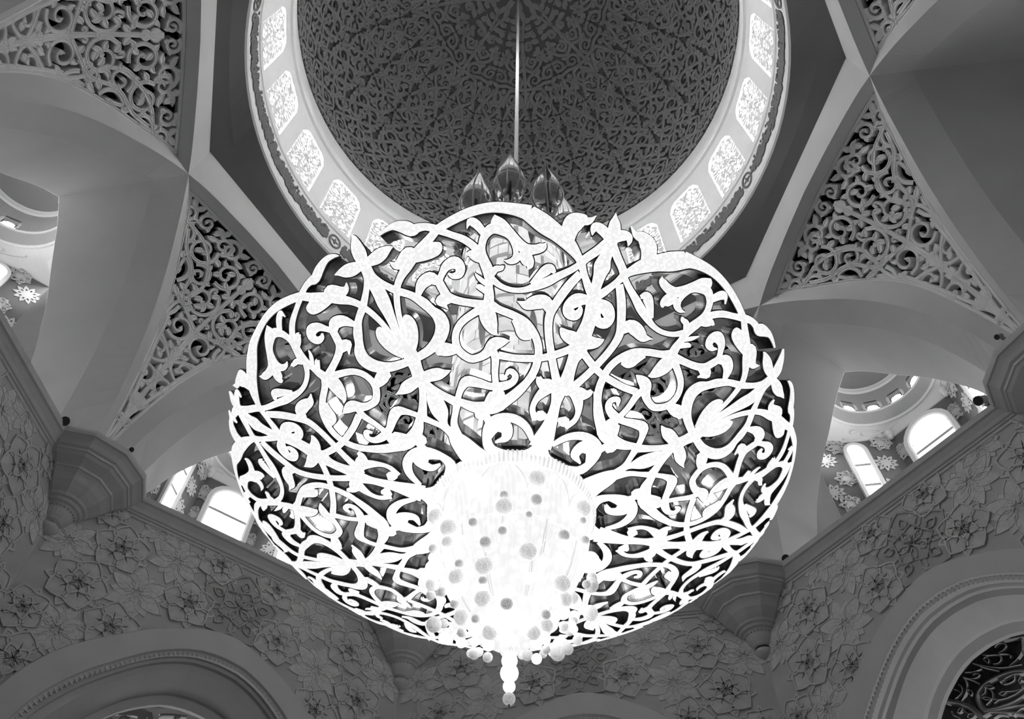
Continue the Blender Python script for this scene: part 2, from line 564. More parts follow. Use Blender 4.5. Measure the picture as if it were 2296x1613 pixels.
def cyl(a, z, r):
    a = np.radians(np.asarray(a, float))
    z = np.asarray(z, float); r = np.asarray(r, float)
    return np.stack(np.broadcast_arrays(r * np.cos(a), r * np.sin(a), z), -1)
NC = len(c)
for i in range(NC):
    j = (i + 1) % NC
    q = np.linspace(0, 1, 9)
    p0 = np.array(outer[i])[None] * (1 - q)[:, None] + np.array(outer[j])[None] * q[:, None]
    p1 = np.array(c[i])[None] * (1 - q)[:, None] + np.array(c[j])[None] * q[:, None]
    rows = [cyl(p0[:, 0] + (p1 - p0)[:, 0] * t, p0[:, 1] + (p1 - p0)[:, 1] * t, 1.0) for t in (0, .5, 1)]
    rows += [cyl(p1[:, 0], p1[:, 1], 1.006), cyl(p1[:, 0], p1[:, 1], 1.05)]
    b.grid(np.array(rows))
bayme = b.mesh('window_bay', RINGM)
for i in range(NW):
    place('drum_bay', bayme, R(PHI + 1.63 + 15.0 * i), drum)
# grilles and panes
rng = random.Random(5)
GW, GH = .0905, .386
gin = lambda x, y: (x > -.004) & (x < GW - .002 - np.maximum(0, y - .31) * .62) & (y > 0) & (y < GH - .002)
gs = [(.040, .05, .030, 2, 1), (.045, .13, .034, -1, -1), (.035, .21, .030, 2, 1), (.055, .27, .028, -2, -1), (.03, .33, .026, 1, 1)]
gst = [[(.0, .0, .0035), (.0, .13, .0035), (.0, .26, .0035), (.0, .38, .0035)], [(.0, .0, .0035), (.04, .09, .0035), (.085, .17, .0035)], [(.085, .03, .0035), (.04, .16, .0035), (.0, .24, .0035)],
       [(.0, .18, .0035), (.05, .24, .0035), (.085, .30, .0035)]]
gh = ornament(GW, GH, gin, gs, gst, rng, .0060, .0022, .0058, 260)
gst = gh + [[(-x, y, w) for x, y, w in s] for s in gh]
b = MB()
ribbons(b, gst, lambda X, Y, H: cyl(X * 57.3, WZ0 + Y, 1.007 - H), [(-1, -.012), (-1, .0), (0, .002), (1, .0), (1, -.012)], sub=2)
grime = b.mesh('grille', GRILLM)
b = MB()
b.grid(cyl(np.linspace(-5.4, 5.4, 9)[None, :], np.array([[3.33], [3.74]]), 1.046 + np.zeros((2, 9))))
panme = b.mesh('pane', DAYP)
for i in range(NW):
    w = empty('window_%d' % (i + 1), R(PHI + 1.63 + 15.0 * i), kind='structure')
    link('grille', grime, None, w)
    link('pane', panme, None, w)
NWIN = NW

# script frieze: cartouches between small medallions
rng = random.Random(3)
def script(a0, a1):
    out = []
    n = int((a1 - a0) / .74)
    for i in range(n):
        a = a0 + (i + .5) * (a1 - a0) / n
        x = lambda t: a + t
        kind = rng.random()
        lo = rng.uniform(.0, .22)
        if kind < .4:
            out.append([(x(0), lo, .10), (x(rng.uniform(-.15, .15)), .5, .085), (x(rng.uniform(-.2, .2)), rng.uniform(.86, 1.0), .07)])
        elif kind < .7:
            r = rng.uniform(.14, .22); yc = rng.uniform(.2, .6)
            out.append([(x(.36 * math.cos(t)), yc + r * math.sin(t), .07) for t in np.linspace(rng.uniform(0, 3), 6.5, 9)] + [(x(.75), yc - .18, .06)])
        else:
            out.append([(x(-.6), rng.uniform(.2, .5), .05), (x(-.1), lo, .10), (x(.45), rng.uniform(.1, .3), .10), (x(.7), rng.uniform(.4, .7), .05)])
        for q in range(2):
            y = rng.uniform(.45, .95); t = rng.uniform(-.4, .4)
            out.append([(x(t - .12), y, .05), (x(t), y + .04, .07), (x(t + .12), y, .05)])
        out.append([(x(-.5), rng.uniform(.15, .75), .05), (x(0), rng.uniform(.25, .8), .07), (x(.5), rng.uniform(.15, .75), .05)])
    return out
FZ0, FZ1 = 3.163, 3.264
def fr_map(X, Y, H):
    return cyl(X, FZ0 + Y * (FZ1 - FZ0), .9985 - H)
def fr_strokes(S):      # angle in degrees, height 0..1 -> equalise the metric for the ribbon width
    return [[(x * .01745, y * (FZ1 - FZ0), w * (FZ1 - FZ0)) for x, y, w in s] for s in S]
def fr_map2(X, Y, H):
    return cyl(X * 57.296, FZ0 + Y, .9985 - H)
meds = [-20.6, 19.5, 59.8, 100.0, 140.3, 198.3, 240.0, 285.0]
fz = empty('script_frieze', parent=ceiling)
for i in range(8):
    a0, a1 = meds[i] + 2.6, (meds + [meds[0] + 360])[i + 1] - 2.6
    b = MB()
    ribbons(b, fr_strokes(script(a0, a1)), fr_map2, [(-1, 0), (-1, .003), (1, .003), (1, 0)], sub=2)
    b.build('script', INKM, fz)
    b = MB()
    t = np.linspace(0, 2 * math.pi, 25)
    ring = [(R(meds[i]) + .028 * math.cos(q), .05 + .045 * math.sin(q), .0045) for q in t]
    cross = [[(R(meds[i]) - .001, .03, .003), (R(meds[i]), .05, .006), (R(meds[i]) + .001, .07, .003)], [(R(meds[i]) - .02, .05, .002), (R(meds[i]), .05, .004), (R(meds[i]) + .02, .05, .002)]]
    ribbons(b, [ring] + cross, fr_map2, [(-1, 0), (-1, .003), (1, .003), (1, 0)], sub=1)
    b.build('medallion', INKM, fz)

# dome and its arabesque relief
dt = np.linspace(0, 1, 60)
ang = dt * math.pi / 2
dr = 1.037 * np.cos(ang) ** .92
dz = 4.09 + 1.22 * np.sin(ang) ** .97
dl = np.concatenate([[0], np.cumsum(np.hypot(np.diff(dr), np.diff(dz)))])
b = MB()
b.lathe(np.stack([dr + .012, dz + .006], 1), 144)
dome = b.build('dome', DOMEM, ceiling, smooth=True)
rng = random.Random(8)
HA = R(7.5)
DW = 1.037 * HA
def dome_pt(X, Y, H):
    Y = np.clip(Y, 0, dl[-1])
    r = np.interp(Y, dl, dr); z = np.interp(Y, dl, dz)
    th_ = X / np.maximum(r, .02)
    th_ = np.clip(th_, -HA * 1.0, HA * 1.0)
    k = 1 - H
    return np.stack([r * k * np.cos(th_), r * k * np.sin(th_), z - H * .6], -1)
drf = lambda y: np.interp(y, dl, dr) * HA
din = lambda x, y: (x > -.004) & (x < drf(y) + .002) & (y > .0) & (y < 1.62)
DV = .0110
ds, dst = [], []
yq = .06
q = 0
while yq < 1.45:
    w = float(drf(yq))
    r = min(.052, w * .42)
    ds.append((w * .42, yq, r, 2.2 if q % 2 else -2.2, 1 if q % 2 else -1))
    if q % 2 == 0 and w > .08:
        ds.append((w * .86, yq + .05, r * .6, 1.0, -1))
    yq += r * 2.15
    q += 1
for i in range(9):
    y0 = .02 + i * .17
    w0 = float(drf(y0)); w1 = float(drf(y0 + .16))
    dst.append([(0, y0, DV), (w0 * .5, y0 + .05, DV), (w1 * .95, y0 + .16, DV)])
    dst.append([(w0 * .97, y0, DV), (w0 * .55, y0 + .07, DV), (0, y0 + .17, DV)])
dh = ornament(DW + .01, 1.63, din, ds, dst, rng, DV, .0050, .0135, 420)
dh = [[(x, y, w * min(1.0, max(.25, float(drf(y)) / .10))) for x, y, w in s] for s in dh if s[0][1] < 1.13]
dstk = dh + [[(-x, y, w) for x, y, w in s] for s in dh]
b = MB()
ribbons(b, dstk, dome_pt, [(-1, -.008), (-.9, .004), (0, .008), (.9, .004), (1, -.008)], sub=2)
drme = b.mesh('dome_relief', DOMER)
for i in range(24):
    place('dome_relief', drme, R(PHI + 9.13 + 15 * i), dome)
# the star field round the crown: eight wider tiles
Y1, HB = 1.12, R(22.5)
drf2 = lambda y: np.interp(np.asarray(y) + Y1, dl, dr) * HB
def crown_pt(X, Y, H):
    Y = np.clip(Y + Y1, 0, dl[-1] - .004)
    r = np.interp(Y, dl, dr); z = np.interp(Y, dl, dz)
    th_ = np.clip(X / np.maximum(r, .02), -HB, HB)
    k = 1 - H
    return np.stack([r * k * np.cos(th_), r * k * np.sin(th_), z - H * .6], -1)
HC = float(dl[-1]) - Y1 - .03
cin = lambda x, y: (x > -.004) & (x < drf2(y) + .002) & (y > -.004) & (y < HC)
rng = random.Random(31)
cs = [(.075, .06, .045, 2, 1), (.19, .07, .042, -1, -1), (.06, .17, .042, -2, -1), (.15, .19, .038, 1, 1), (.05, .28, .034, 2, 1), (.11, .30, .026, 0, -1), (.04, .37, .024, 1, 1)]
cst = [[(0, .0, DV), (.06, .12, DV), (.17, .13, DV), (.20, .02, DV)], [(0, .25, DV), (.05, .22, DV), (.10, .25, DV), (.13, .33, DV)], [(0, .02, DV), (0, .2, DV), (0, .4, DV)], [(.0, .12, DV), (.10, .11, DV), (.15, .0, DV)]]
chh = ornament(float(drf2(0)) + .01, HC + .01, cin, cs, cst, rng, DV, .0060, .0150, 200)
b = MB()
ribbons(b, chh + [[(-x, y, w) for x, y, w in s] for s in chh], crown_pt, [(-1, -.008), (-.9, .004), (0, .008), (.9, .004), (1, -.008)], sub=2)
cme = b.mesh('dome_relief', DOMER)
for i in range(8):
    place('dome_relief', cme, R(-95.8 + 45 * i), dome)

# ------------------------------------------------------------ the eight walls below the cornice
SIDES = ['left', 'far_left', 'far', 'far_right', 'right', 'near_right', 'near', 'near_left']
WD = 1.4252
WHW = WD * T22
ARO = [(0, 1.581), (.05, 1.575), (.1, 1.558), (.17, 1.526), (.23, 1.493), (.34, 1.411), (.41, 1.345), (.47, 1.25), (.50, 1.15), (.512, 1.0), (.512, .3), (.512, -.145)]
ARI = [(0, 1.492), (.065, 1.486), (.13, 1.462), (.19, 1.425), (.25, 1.375), (.33, 1.295), (.40, 1.19), (.435, 1.07), (.445, .95), (.445, .3), (.445, -.145)]
ARB = [(0, 1.408), (.06, 1.402), (.12, 1.378), (.2, 1.318), (.275, 1.21), (.32, 1.06), (.33, .9), (.33, .3), (.33, -.145)]
def side_pts(tab, n):
    P = np.array([(x, z, 0) for x, z in tab], float)
    Q = resample(P, 8)
    d = np.concatenate([[0], np.cumsum(np.hypot(*np.diff(Q[:, :2], axis=0).T))])
    q = np.linspace(0, d[-1], n)
    return np.stack([np.interp(q, d, Q[:, 0]), np.interp(q, d, Q[:, 1])], 1)
def arch_line(tab, n=60):
    h = side_pts(tab, n)
    return np.concatenate([np.stack([-h[::-1, 0], h[::-1, 1]], 1), h[1:]])
LO, LI, LB = arch_line(ARO), arch_line(ARI), arch_line(ARB)
def wl(S, d, dz=0.0):
    return pt(0, S[:, 0], d, S[:, 1] + dz)
b = MB()
# wall face: from the outer arch line out to the edges of the bay
for sg in (-1, 1):
    h = side_pts(ARO, 60)
    tgt = np.stack([np.minimum(WHW, np.maximum(h[:, 0] * 1.0, 0) + (WHW - h[:, 0]) * np.clip(np.linspace(0, 3.2, 60), 0, 1)), np.where(np.linspace(0, 1, 60) < .31, 1.86, h[:, 1])], 1)
    tgt[:, 0] = np.where(np.linspace(0, 1, 60) < .31, np.linspace(0, 1, 60) / .31 * WHW, WHW)
    i1 = int(.31 * 60)
    tgt[i1:, 1] = np.linspace(1.86, h[-1, 1], 60 - i1)
    h = h.copy(); tgt = tgt.copy()
    h[:, 0] *= sg; tgt[:, 0] *= sg
    b.grid(np.stack([wl(h, WD), wl(h + (tgt - h) * .5, WD), wl(tgt, WD)]))
wallme = b.mesh('wall', MARBLE)
b = MB()
b.grid(np.stack([wl(LO, WD + .004), wl(LO, WD - .016), wl(LO * [.993, .9985], WD - .020), wl(LO + (LI - LO) * .86, WD - .020), wl(LO + (LI - LO) * .90, WD - .012)]))
bandme = b.mesh('arch_band', BANDM)
b = MB()
A1 = LI + (LB - LI) * .10; A2 = LI + (LB - LI) * .30; A3 = LI + (LB - LI) * .72; A4 = LI + (LB - LI) * .80
b.grid(np.stack([wl(LO + (LI - LO) * .90, WD - .012), wl(LI, WD - .008), wl(LI, WD + .012), wl(A1, WD + .016), wl(A1, WD + .03), wl(A2, WD + .034), wl(A3, WD + .10), wl(A3, WD + .115), wl(A4, WD + .118), wl(LB, WD + .125), wl(LB, WD + .14)]))
reveme = b.mesh('arch_reveal', BANDM)
b = MB()
nb = len(LI)
dd = np.concatenate([[0], np.cumsum(np.hypot(*np.diff(LI, axis=0).T))])
for q in np.arange(.5, dd[-1], .0135):
    p = np.array([np.interp(q, dd, LI[:, 0]), np.interp(q, dd, LI[:, 1])])
    if p[1] < .9:
        continue
    p2 = np.array([np.interp(q + .005, dd, LI[:, 0]), np.interp(q + .005, dd, LI[:, 1])])
    t = (p2 - p) / (np.hypot(*(p2 - p)) + 1e-9)
    c3 = pt(0, p[0], WD - .0095, p[1] + .006)
    b.box(c3, .002, .0028, .009, ax=(1, 0, 0), ay=(0, -t[0], t[1]), az=(0, t[1], t[0]))
beadme = b.mesh('bead_course', BANDM)

def ogive(L, wd, n=6, blunt=.55):
    """half widths along a petal of unit axis"""
    t = np.linspace(0, 1, n)
    w = wd * np.sin(np.pi * np.clip(t, 0, 1) ** .75) ** .8 * (1 - .1 * t)
    w[0] = wd * .12; w[-1] = 0
    return t * L, w
def petal_mesh(name, L, wd, h, m, rim=.0022, base=0.0, n=7):
    """a raised petal lying in the wall plane: local x out of the wall (towards the hall is -x), y across, z along"""
    u, w = ogive(L, wd, n)
    out = np.concatenate([np.stack([-w, u + base], 1), np.stack([w[-2::-1], u[-2::-1] + base], 1)])
    c = out.mean(0)
    ins = c + (out - c) * (1 - rim * 3.2 / wd)
    mid = c + (out - c) * .45
    b = MB(scale=False)
    def lay(P, x):
        return np.stack([np.full(len(P), x), P[:, 0], P[:, 1]], 1)
    b.grid(np.array([lay(out, 0.004), lay(out, -h), lay(ins, -h), lay(ins, -h * .45), lay(mid, -h * .62), lay(c[None] + (out - c) * .02, -h * .72)]) * K)
    return b.mesh(name, m)
P_OUT = petal_mesh('petal', .068, .042, .007, PETALM, base=.020)
P_SEP = petal_mesh('sepal', .058, .020, .004, PETALM, base=.034)
P_INN = petal_mesh('petal', .042, .0185, .009, PETALM, base=.006)
P_DOT = petal_mesh('seed', .014, .0036, .0095, SEAMM, base=.007, rim=.0006)
P_LEA = petal_mesh('leaf', .088, .026, .004, LEAFM, base=.008, rim=.0008)
P_LE2 = petal_mesh('leaf', .066, .022, .003, LEAFM, base=.012, rim=.0008)
P_BIG = petal_mesh('petal', .104, .062, .006, DARKM, base=.026, rim=.0030)
P_BI2 = petal_mesh('petal', .066, .036, .008, DARKM, base=.004, rim=.0022)
P_BI3 = petal_mesh('petal', .040, .016, .0085, DARKM, base=.060, rim=.0016)
def flower(wall, s, z, kind, ang, sc=1.0):
    name = {'F': 'relief_flower', 'L': 'leaf_rosette', 'B': 'dark_rosette'}[kind]
    e = empty(name, parent=wall)
    e.location = (WD * K, -s * K, Z0 + z * K)
    e.scale = (1, sc, sc)
    if kind == 'F':
        sets = [(P_SEP, 5, 36), (P_OUT, 5, 0), (P_INN, 5, 36), (P_DOT, 5, 0)]
    elif kind == 'L':
        sets = [(P_LE2, 6, 30), (P_LEA, 6, 0)]
    else:
        sets = [(P_BIG, 5, 0), (P_BI3, 5, 0), (P_BI2, 5, 20)]
    for me, n, off in sets:
        for i in range(n):
            o = link(me.name.split('.')[0], me, None, e)
            o.rotation_euler = (R(ang + off + 360.0 / n * i), 0, 0)
    if kind == 'F' or kind == 'B':
        pass
    return e
HALF = [('F', .388, 1.715, 12, 1.0), ('F', .446, 1.555, -8, 1.0), ('F', .145, 1.637, 20, .94), ('F', .098, 1.812, -10, .88), ('F', .315, 1.468, 15, .95), ('F', .490, 1.285, 5, 1.0), ('F', .535, 1.425, 30, .8),
        ('L', .225, 1.757, 0, .95), ('L', .292, 1.600, 10, 1.0), ('L', .525, 1.672, 25, .9), ('L', .435, 1.405, -12, .95), ('L', .30, 1.835, 8, .8), ('F', .47, 1.83, 0, .75)]
def wall_parts(w, deco):
    link('arch_band', bandme, None, w)
    link('arch_reveal', reveme, None, w)
    link('bead_course', beadme, None, w)
    if deco:
        flower(w, 0, 1.690, 'B', 0)
        for kd, s, z, a, sc in HALF:
            flower(w, s, z, kd, a, sc)
            flower(w, -s, z, kd, -a + (7 if kd == 'F' else 3), sc)
for k in range(8):
    w = place('wall_' + SIDES[k], wallme, wall_rot(k + 1), kind='structure')
    wall_parts(w, k in (0, 1, 2, 3, 4))

# cornice runs (one per wall) with a stepped corbel under each corner
cprof = [(1.4252, 1.836), (1.421, 1.838), (1.421, 1.846), (1.416, 1.848), (1.416, 1.853), (1.411, 1.856), (1.406, 1.866), (1.396, 1.880), (1.390, 1.884), (1.388, 1.892), (1.386, 1.900), (1.70, 1.902)]
b = MB()
rows = []
for d, z in cprof:
    e = d * T22
    rows.append(pt(0, np.array([-e, -.2, .2, e]), d, z))
b.grid(np.array(rows))
cornme = b.mesh('cornice', CORNM)
kprof = [(0.0, 1.655), (.014, 1.657), (.027, 1.668), (.031, 1.680), (.026, 1.691), (.031, 1.695), (.036, 1.702), (.040, 1.708), (.044, 1.716), (.048, 1.727), (.055, 1.737), (.062, 1.740), (.066, 1.748), (.073, 1.751), (.077, 1.758)]
kprof2 = [(.077, 1.758), (.090, 1.770), (.104, 1.785), (.114, 1.800), (.122, 1.810), (.127, 1.812), (.127, 1.820), (.135, 1.826), (.152, 1.838), (.158, 1.846), (.163, 1.848), (.163, 1.856), (.170, 1.860), (.178, 1.872), (.188, 1.884), (.194, 1.886), (.197, 1.895), (.197, 1.904), (.02, 1.905)]
CR = 1.5426
b = MB()
b.lathe(kprof2, 12, R(90), R(270), c=(CR, 0)) if False else b.lathe(kprof2, 8, R(60), R(300), c=(CR, 0))
corbme = b.mesh('corbel', CORNM)
b = MB()
b.lathe(kprof[3:], 16, R(60), R(300), c=(CR, 0))
knobme = b.mesh('corbel_drop', CORNM, smooth=False)
b = MB()
b.lathe(kprof[:5], 16, R(60), R(300), c=(CR, 0))
knob2 = b.mesh('corbel_knob', CORNM, smooth=True)
b = MB()
for i in range(13):
    a = R(100 + i * 13.3)
    b.sphere((CR + .0505 * math.cos(a), .0505 * math.sin(a), 1.7285), .0022, 6, 4)
stud = b.mesh('stud_row', SEAMM)
for k in range(8):
    t = place('trim_%d' % (k + 1), cornme, wall_rot(k + 1), kind='structure')
    c = link('corbel', corbme, None, t)
    c.rotation_euler = (0, 0, R(22.5))
    link('corbel_drop', knobme, None, c)
    link('corbel_knob', knob2, None, c)
    link('stud_row', stud, None, c)

# ------------------------------------------------------------ floor and the halls behind the big arches
b = MB()
b.poly([(3.4 * math.cos(q), 3.4 * math.sin(q), -.1454) for q in np.linspace(0, 2 * math.pi, 33)[:-1]])
b.build('floor', FLOORM, kind='structure')

# side halls seen through the big arches
b = MB()
hp = [(-.75, 1.566), (-.75, 2.5), (.75, 2.5), (.75, 1.566)]
for i in range(3):
    (s0, d0), (s1, d1) = hp[i], hp[i + 1]
    b.poly([pt(0, s0, d0, -.145), pt(0, s1, d1, -.145), pt(0, s1, d1, 1.84), pt(0, s0, d0, 1.84)])
b.poly([pt(0, s, d, 1.84) for s, d in hp])
b.poly([pt(0, s, d, -.145) for s, d in hp])
hallme = b.mesh('wall_hall', DARKM)
b = MB()
fr = np.array([[-.75, 1.0], [-.33, 1.0]])
hallfront = []
for sg in (-1, 1):
    h = side_pts(ARB, 30).copy()
    o_ = np.stack([np.full(30, .75), h[:, 1]], 1)
    o_[:12, 0] = np.linspace(0, .75, 12); o_[:12, 1] = 1.84
    h[:, 0] *= sg; o_[:, 0] *= sg
    b.grid(np.stack([wl(h, WD + .14), wl(o_, WD + .14)]))
hallf = b.mesh('hall_front', DARKM)
for k in range(5):
    h = place('wall_hall_' + SIDES[k], hallme, wall_rot(k + 1), kind='structure')
    link('hall_front', hallf, None, h)

# ------------------------------------------------------------ side chambers above the cornice
OCT = [(-.43, 1.652), (-.405, 1.95), (-.15, 2.21), (.15, 2.21), (.405, 1.95), (.43, 1.652)]
CZ0, CZ1 = 1.88, 2.92
CD = 1.95
b = MB()
for i in range(5):
    (s0, d0), (s1, d1) = OCT[i], OCT[i + 1]
    b.poly([pt(0, s0, d0, CZ0), pt(0, s1, d1, CZ0), pt(0, s1, d1, CZ1), pt(0, s0, d0, CZ1)])
b.poly([pt(0, s, d, CZ0) for s, d in OCT])
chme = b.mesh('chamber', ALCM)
b = MB()
for sg in (-1, 1):
    S = np.stack([os_, oz_], 1)
    T = np.stack([np.minimum(.5, os_ * 1.0 + np.linspace(0, .5, NS)), np.full(NS, 3.0)], 1)
    S = S * [sg, 1]; T = T * [sg, 1]
    b.grid(np.stack([wl(S, 1.6505), wl(T, 1.6505)]))
chfront = b.mesh('chamber_front', PLASTER)
# pendentives and ring
full = [(-.15, 2.21), (.15, 2.21), (.405, 1.95), (.15, 1.69), (-.15, 1.69), (-.405, 1.95)]
def oct_ray(q):
    dx, dy = math.cos(q), math.sin(q)
    best = 9
    for i in range(6):
        (x0, y0), (x1, y1) = full[i], full[(i + 1) % 6]
        y0 -= CD; y1 -= CD
        den = dx * (y1 - y0) - dy * (x1 - x0)
        if abs(den) < 1e-9:
            continue
        t = (x0 * (y1 - y0) - y0 * (x1 - x0)) / den
        u = (x0 * dy - y0 * dx) / den
        if t > 0 and -1e-6 <= u <= 1 + 1e-6:
            best = min(best, t)
    return best
qs = np.linspace(0, 2 * math.pi, 97)
rad = np.array([oct_ray(q) for q in qs])
b = MB()
rows = []
for f, z in ((0, CZ1), (.25, CZ1 + .022), (.6, CZ1 + .042), (1, CZ1 + .05)):
    rr = rad + (.262 - rad) * f
    rows.append(pt(0, rr * np.cos(qs), CD + rr * np.sin(qs), z))
b.grid(np.array(rows))
rr = rad
b.grid(np.stack([pt(0, rr * np.cos(qs), CD + rr * np.sin(qs), CZ1), pt(0, rr * .985 * np.cos(qs), CD + rr * .985 * np.sin(qs), CZ1 - .006), pt(0, rr * .985 * np.cos(qs), CD + rr * .985 * np.sin(qs), CZ1 - .012), pt(0, rr * np.cos(qs), CD + rr * np.sin(qs), CZ1 - .014)]))
pend = b.mesh('pendentive', WHITEM)
def dlathe(prof, n=64):
    b = MB()
    b.lathe(prof, n, c=(CD, 0))
    return b
ringm = dlathe([(.262, 2.970), (.258, 2.966), (.252, 2.965), (.248, 2.970), (.248, 2.974)]).mesh('ring_moulding', WHITEM)
DOMG = mat('domelet grey plaster', 0.42, 0.8, var=0.03)
drumm = dlathe([(.248, 2.974), (.218, 3.018), (.2135, 3.022), (.197, 3.14)]).mesh('domelet_drum', DOMG)
sillm = dlathe([(.219, 3.017), (.2135, 3.0155), (.211, 3.019), (.212, 3.024)]).mesh('sill_moulding', WHITEM)
crown = dlathe([(.197, 3.132), (.190, 3.134), (.187, 3.140), (.190, 3.146), (.186, 3.149), (.183, 3.155), (.186, 3.160)]).mesh('crown_moulding', WHITEM)
capm = dlathe([(.19, 3.155), (.186, 3.19), (.17, 3.24), (.13, 3.29), (.07, 3.322), (.0, 3.332)]).mesh('domelet', DOMG, smooth=True)
# pendentive knob and scroll
b = MB()
b.sphere((.0, 0, 0), .020, 10, 6)
b.sphere((.004, 0, -.024), .012, 8, 6)
kn = None
def arch_outline(hw, z0, zs, zt, n=12):
    """half-round headed outline: from foot up over to foot"""
    t = np.linspace(0, math.pi, n)
    P = [(hw, z0)] + [(hw * math.cos(q), zs + (zt - zs) * math.sin(q)) for q in t] + [(-hw, z0)]
    return np.array(P)
def arch_window(name, parent_rot, s0, d0, ang, off, hw, zs, zt, z0, depth, bars, pane=DAYQ, surround=WHITEM, sw=.022, barm=None, kind='structure', frame=None):
    """window on a vertical plane through (s0,d0) heading ang in the bay frame; off = distance along it"""
    a = R(ang)
    dv = np.array([math.cos(a), math.sin(a)])
    nv = np.array([-dv[1], dv[0]])
    if nv @ (np.array([0, CD]) - np.array([s0, d0])) < 0:
        nv = -nv
    def L(P, out):
        P = np.asarray(P, float)
        q = off + P[:, 0]
        return pt(0, s0 + dv[0] * q + nv[0] * out, d0 + dv[1] * q + nv[1] * out, P[:, 1])
    w = empty(name, parent_rot, kind=kind)
    big = arch_outline(hw + sw, z0, zs, zt + sw)
    sm = arch_outline(hw, z0, zs, zt)
    b = MB()
    b.grid(np.stack([L(big, .0), L(big, depth), L(big + (sm - big) * .7, depth), L(sm, depth * .8), L(sm, .003)]))
    b.build('surround', surround, w)
    b = MB()
    b.poly(L(sm, .003))
    b.build('pane', pane, w)
    if frame:
        c0 = np.array([0, (z0 + zs) / 2])
        b = MB()
        b.grid(np.stack([L(sm, .0045), L(sm * [.80, 1] + [0, 0] + (sm - [0, zs]) * [0, -.22] * (sm[:, 1:] > zs), .0045)]))
        b.build('frame', frame, w)
    for z in bars:
        b = MB()
        h = hw if z < zs else hw * math.sqrt(max(0.02, 1 - ((z - zs) / (zt - zs)) ** 2))
        c = L(np.array([[0, z]]), .006)[0]
        ax = L(np.array([[1.0, z]]), .006)[0] - c
        nn = np.array([nv[1], -nv[0], 0]) if False else L(np.array([[0, z]]), .016)[0] - c
        b.box(c, h, .003, (.0026 if frame else .0068), ax=ax, ay=nn / np.linalg.norm(nn), az=(0, 0, 1))
        b.build('glazing_bar', barm or HOUSEM, w)
    return w
def star_mesh(name, nP, r, m, holes=True, layered=False):
    b = MB(scale=False)
    for i in range(nP):
        a = 2 * math.pi * i / nP
        ca, sa = math.cos(a), math.sin(a)
        w0 = r * math.tan(math.pi / nP) * .52
        P = [(-w0 * .55, r * .22), (-w0 * 1.0, r * .52), (-w0 * .95, r * .72), (0, r), (w0 * .95, r * .72), (w0 * 1.0, r * .52), (w0 * .55, r * .22)]
        inn = [(x * .45, .50 * r + (y - .5 * r) * .33) for x, y in P]
        def tr(Q, x):
            return np.array([(x, u * ca + v * sa, -u * sa + v * ca) for u, v in Q]) * K
        b.grid(np.stack([tr(P, 0), tr(P, -.006), tr(inn, -.006), tr(inn, 0)]), closed=True)
    t = np.linspace(0, 2 * math.pi, 2 * nP + 1)
    b.grid(np.stack([np.stack([np.full(len(t), -.0065), r * .30 * np.cos(t), r * .30 * np.sin(t)], 1), np.stack([np.full(len(t), -.0065), 0 * t, 0 * t], 1)]) * K)
    if layered:
        for i in range(nP):
            a = 2 * math.pi * (i + .5) / nP
            pts = [(-.008, r * .82 * math.cos(a + q), r * .82 * math.sin(a + q)) for q in (-.35, 0, .35)]
            c = np.array([-.006, r * .60 * math.cos(a), r * .60 * math.sin(a)])
            tq = np.linspace(0, 2 * math.pi, 13)
            ringp = np.stack([np.full(13, -.008), c[1] + .2 * r * np.cos(tq), c[2] + .2 * r * np.sin(tq)], 1) * K
            b.tube(ringp, .0035 * K, 4)
    return b.mesh(name, m)
STAR = star_mesh('star_flower', 10, .052, CUTM)
STAR2 = star_mesh('layered_flower', 7, .052, CUTM, layered=True)
def on_face(parent, me, s0, d0, ang, off, z, spin):
    a = R(ang)
    dv = np.array([math.cos(a), math.sin(a)])
    p = pt(0, s0 + dv[0] * off, d0 + dv[1] * off, z)
    o = link(me.name.split('.')[0], me, None, parent)
    nv = np.array([-dv[1], dv[0]])
    if nv @ (np.array([0, CD]) - np.array([s0, d0])) < 0:
        nv = -nv
    h = pt(0, nv[0], nv[1], 0)
    o.location = (p[0] * K, p[1] * K, p[2] * K + Z0)
    o.rotation_euler = (R(spin), 0, math.atan2(-h[1], -h[0]))
    return o
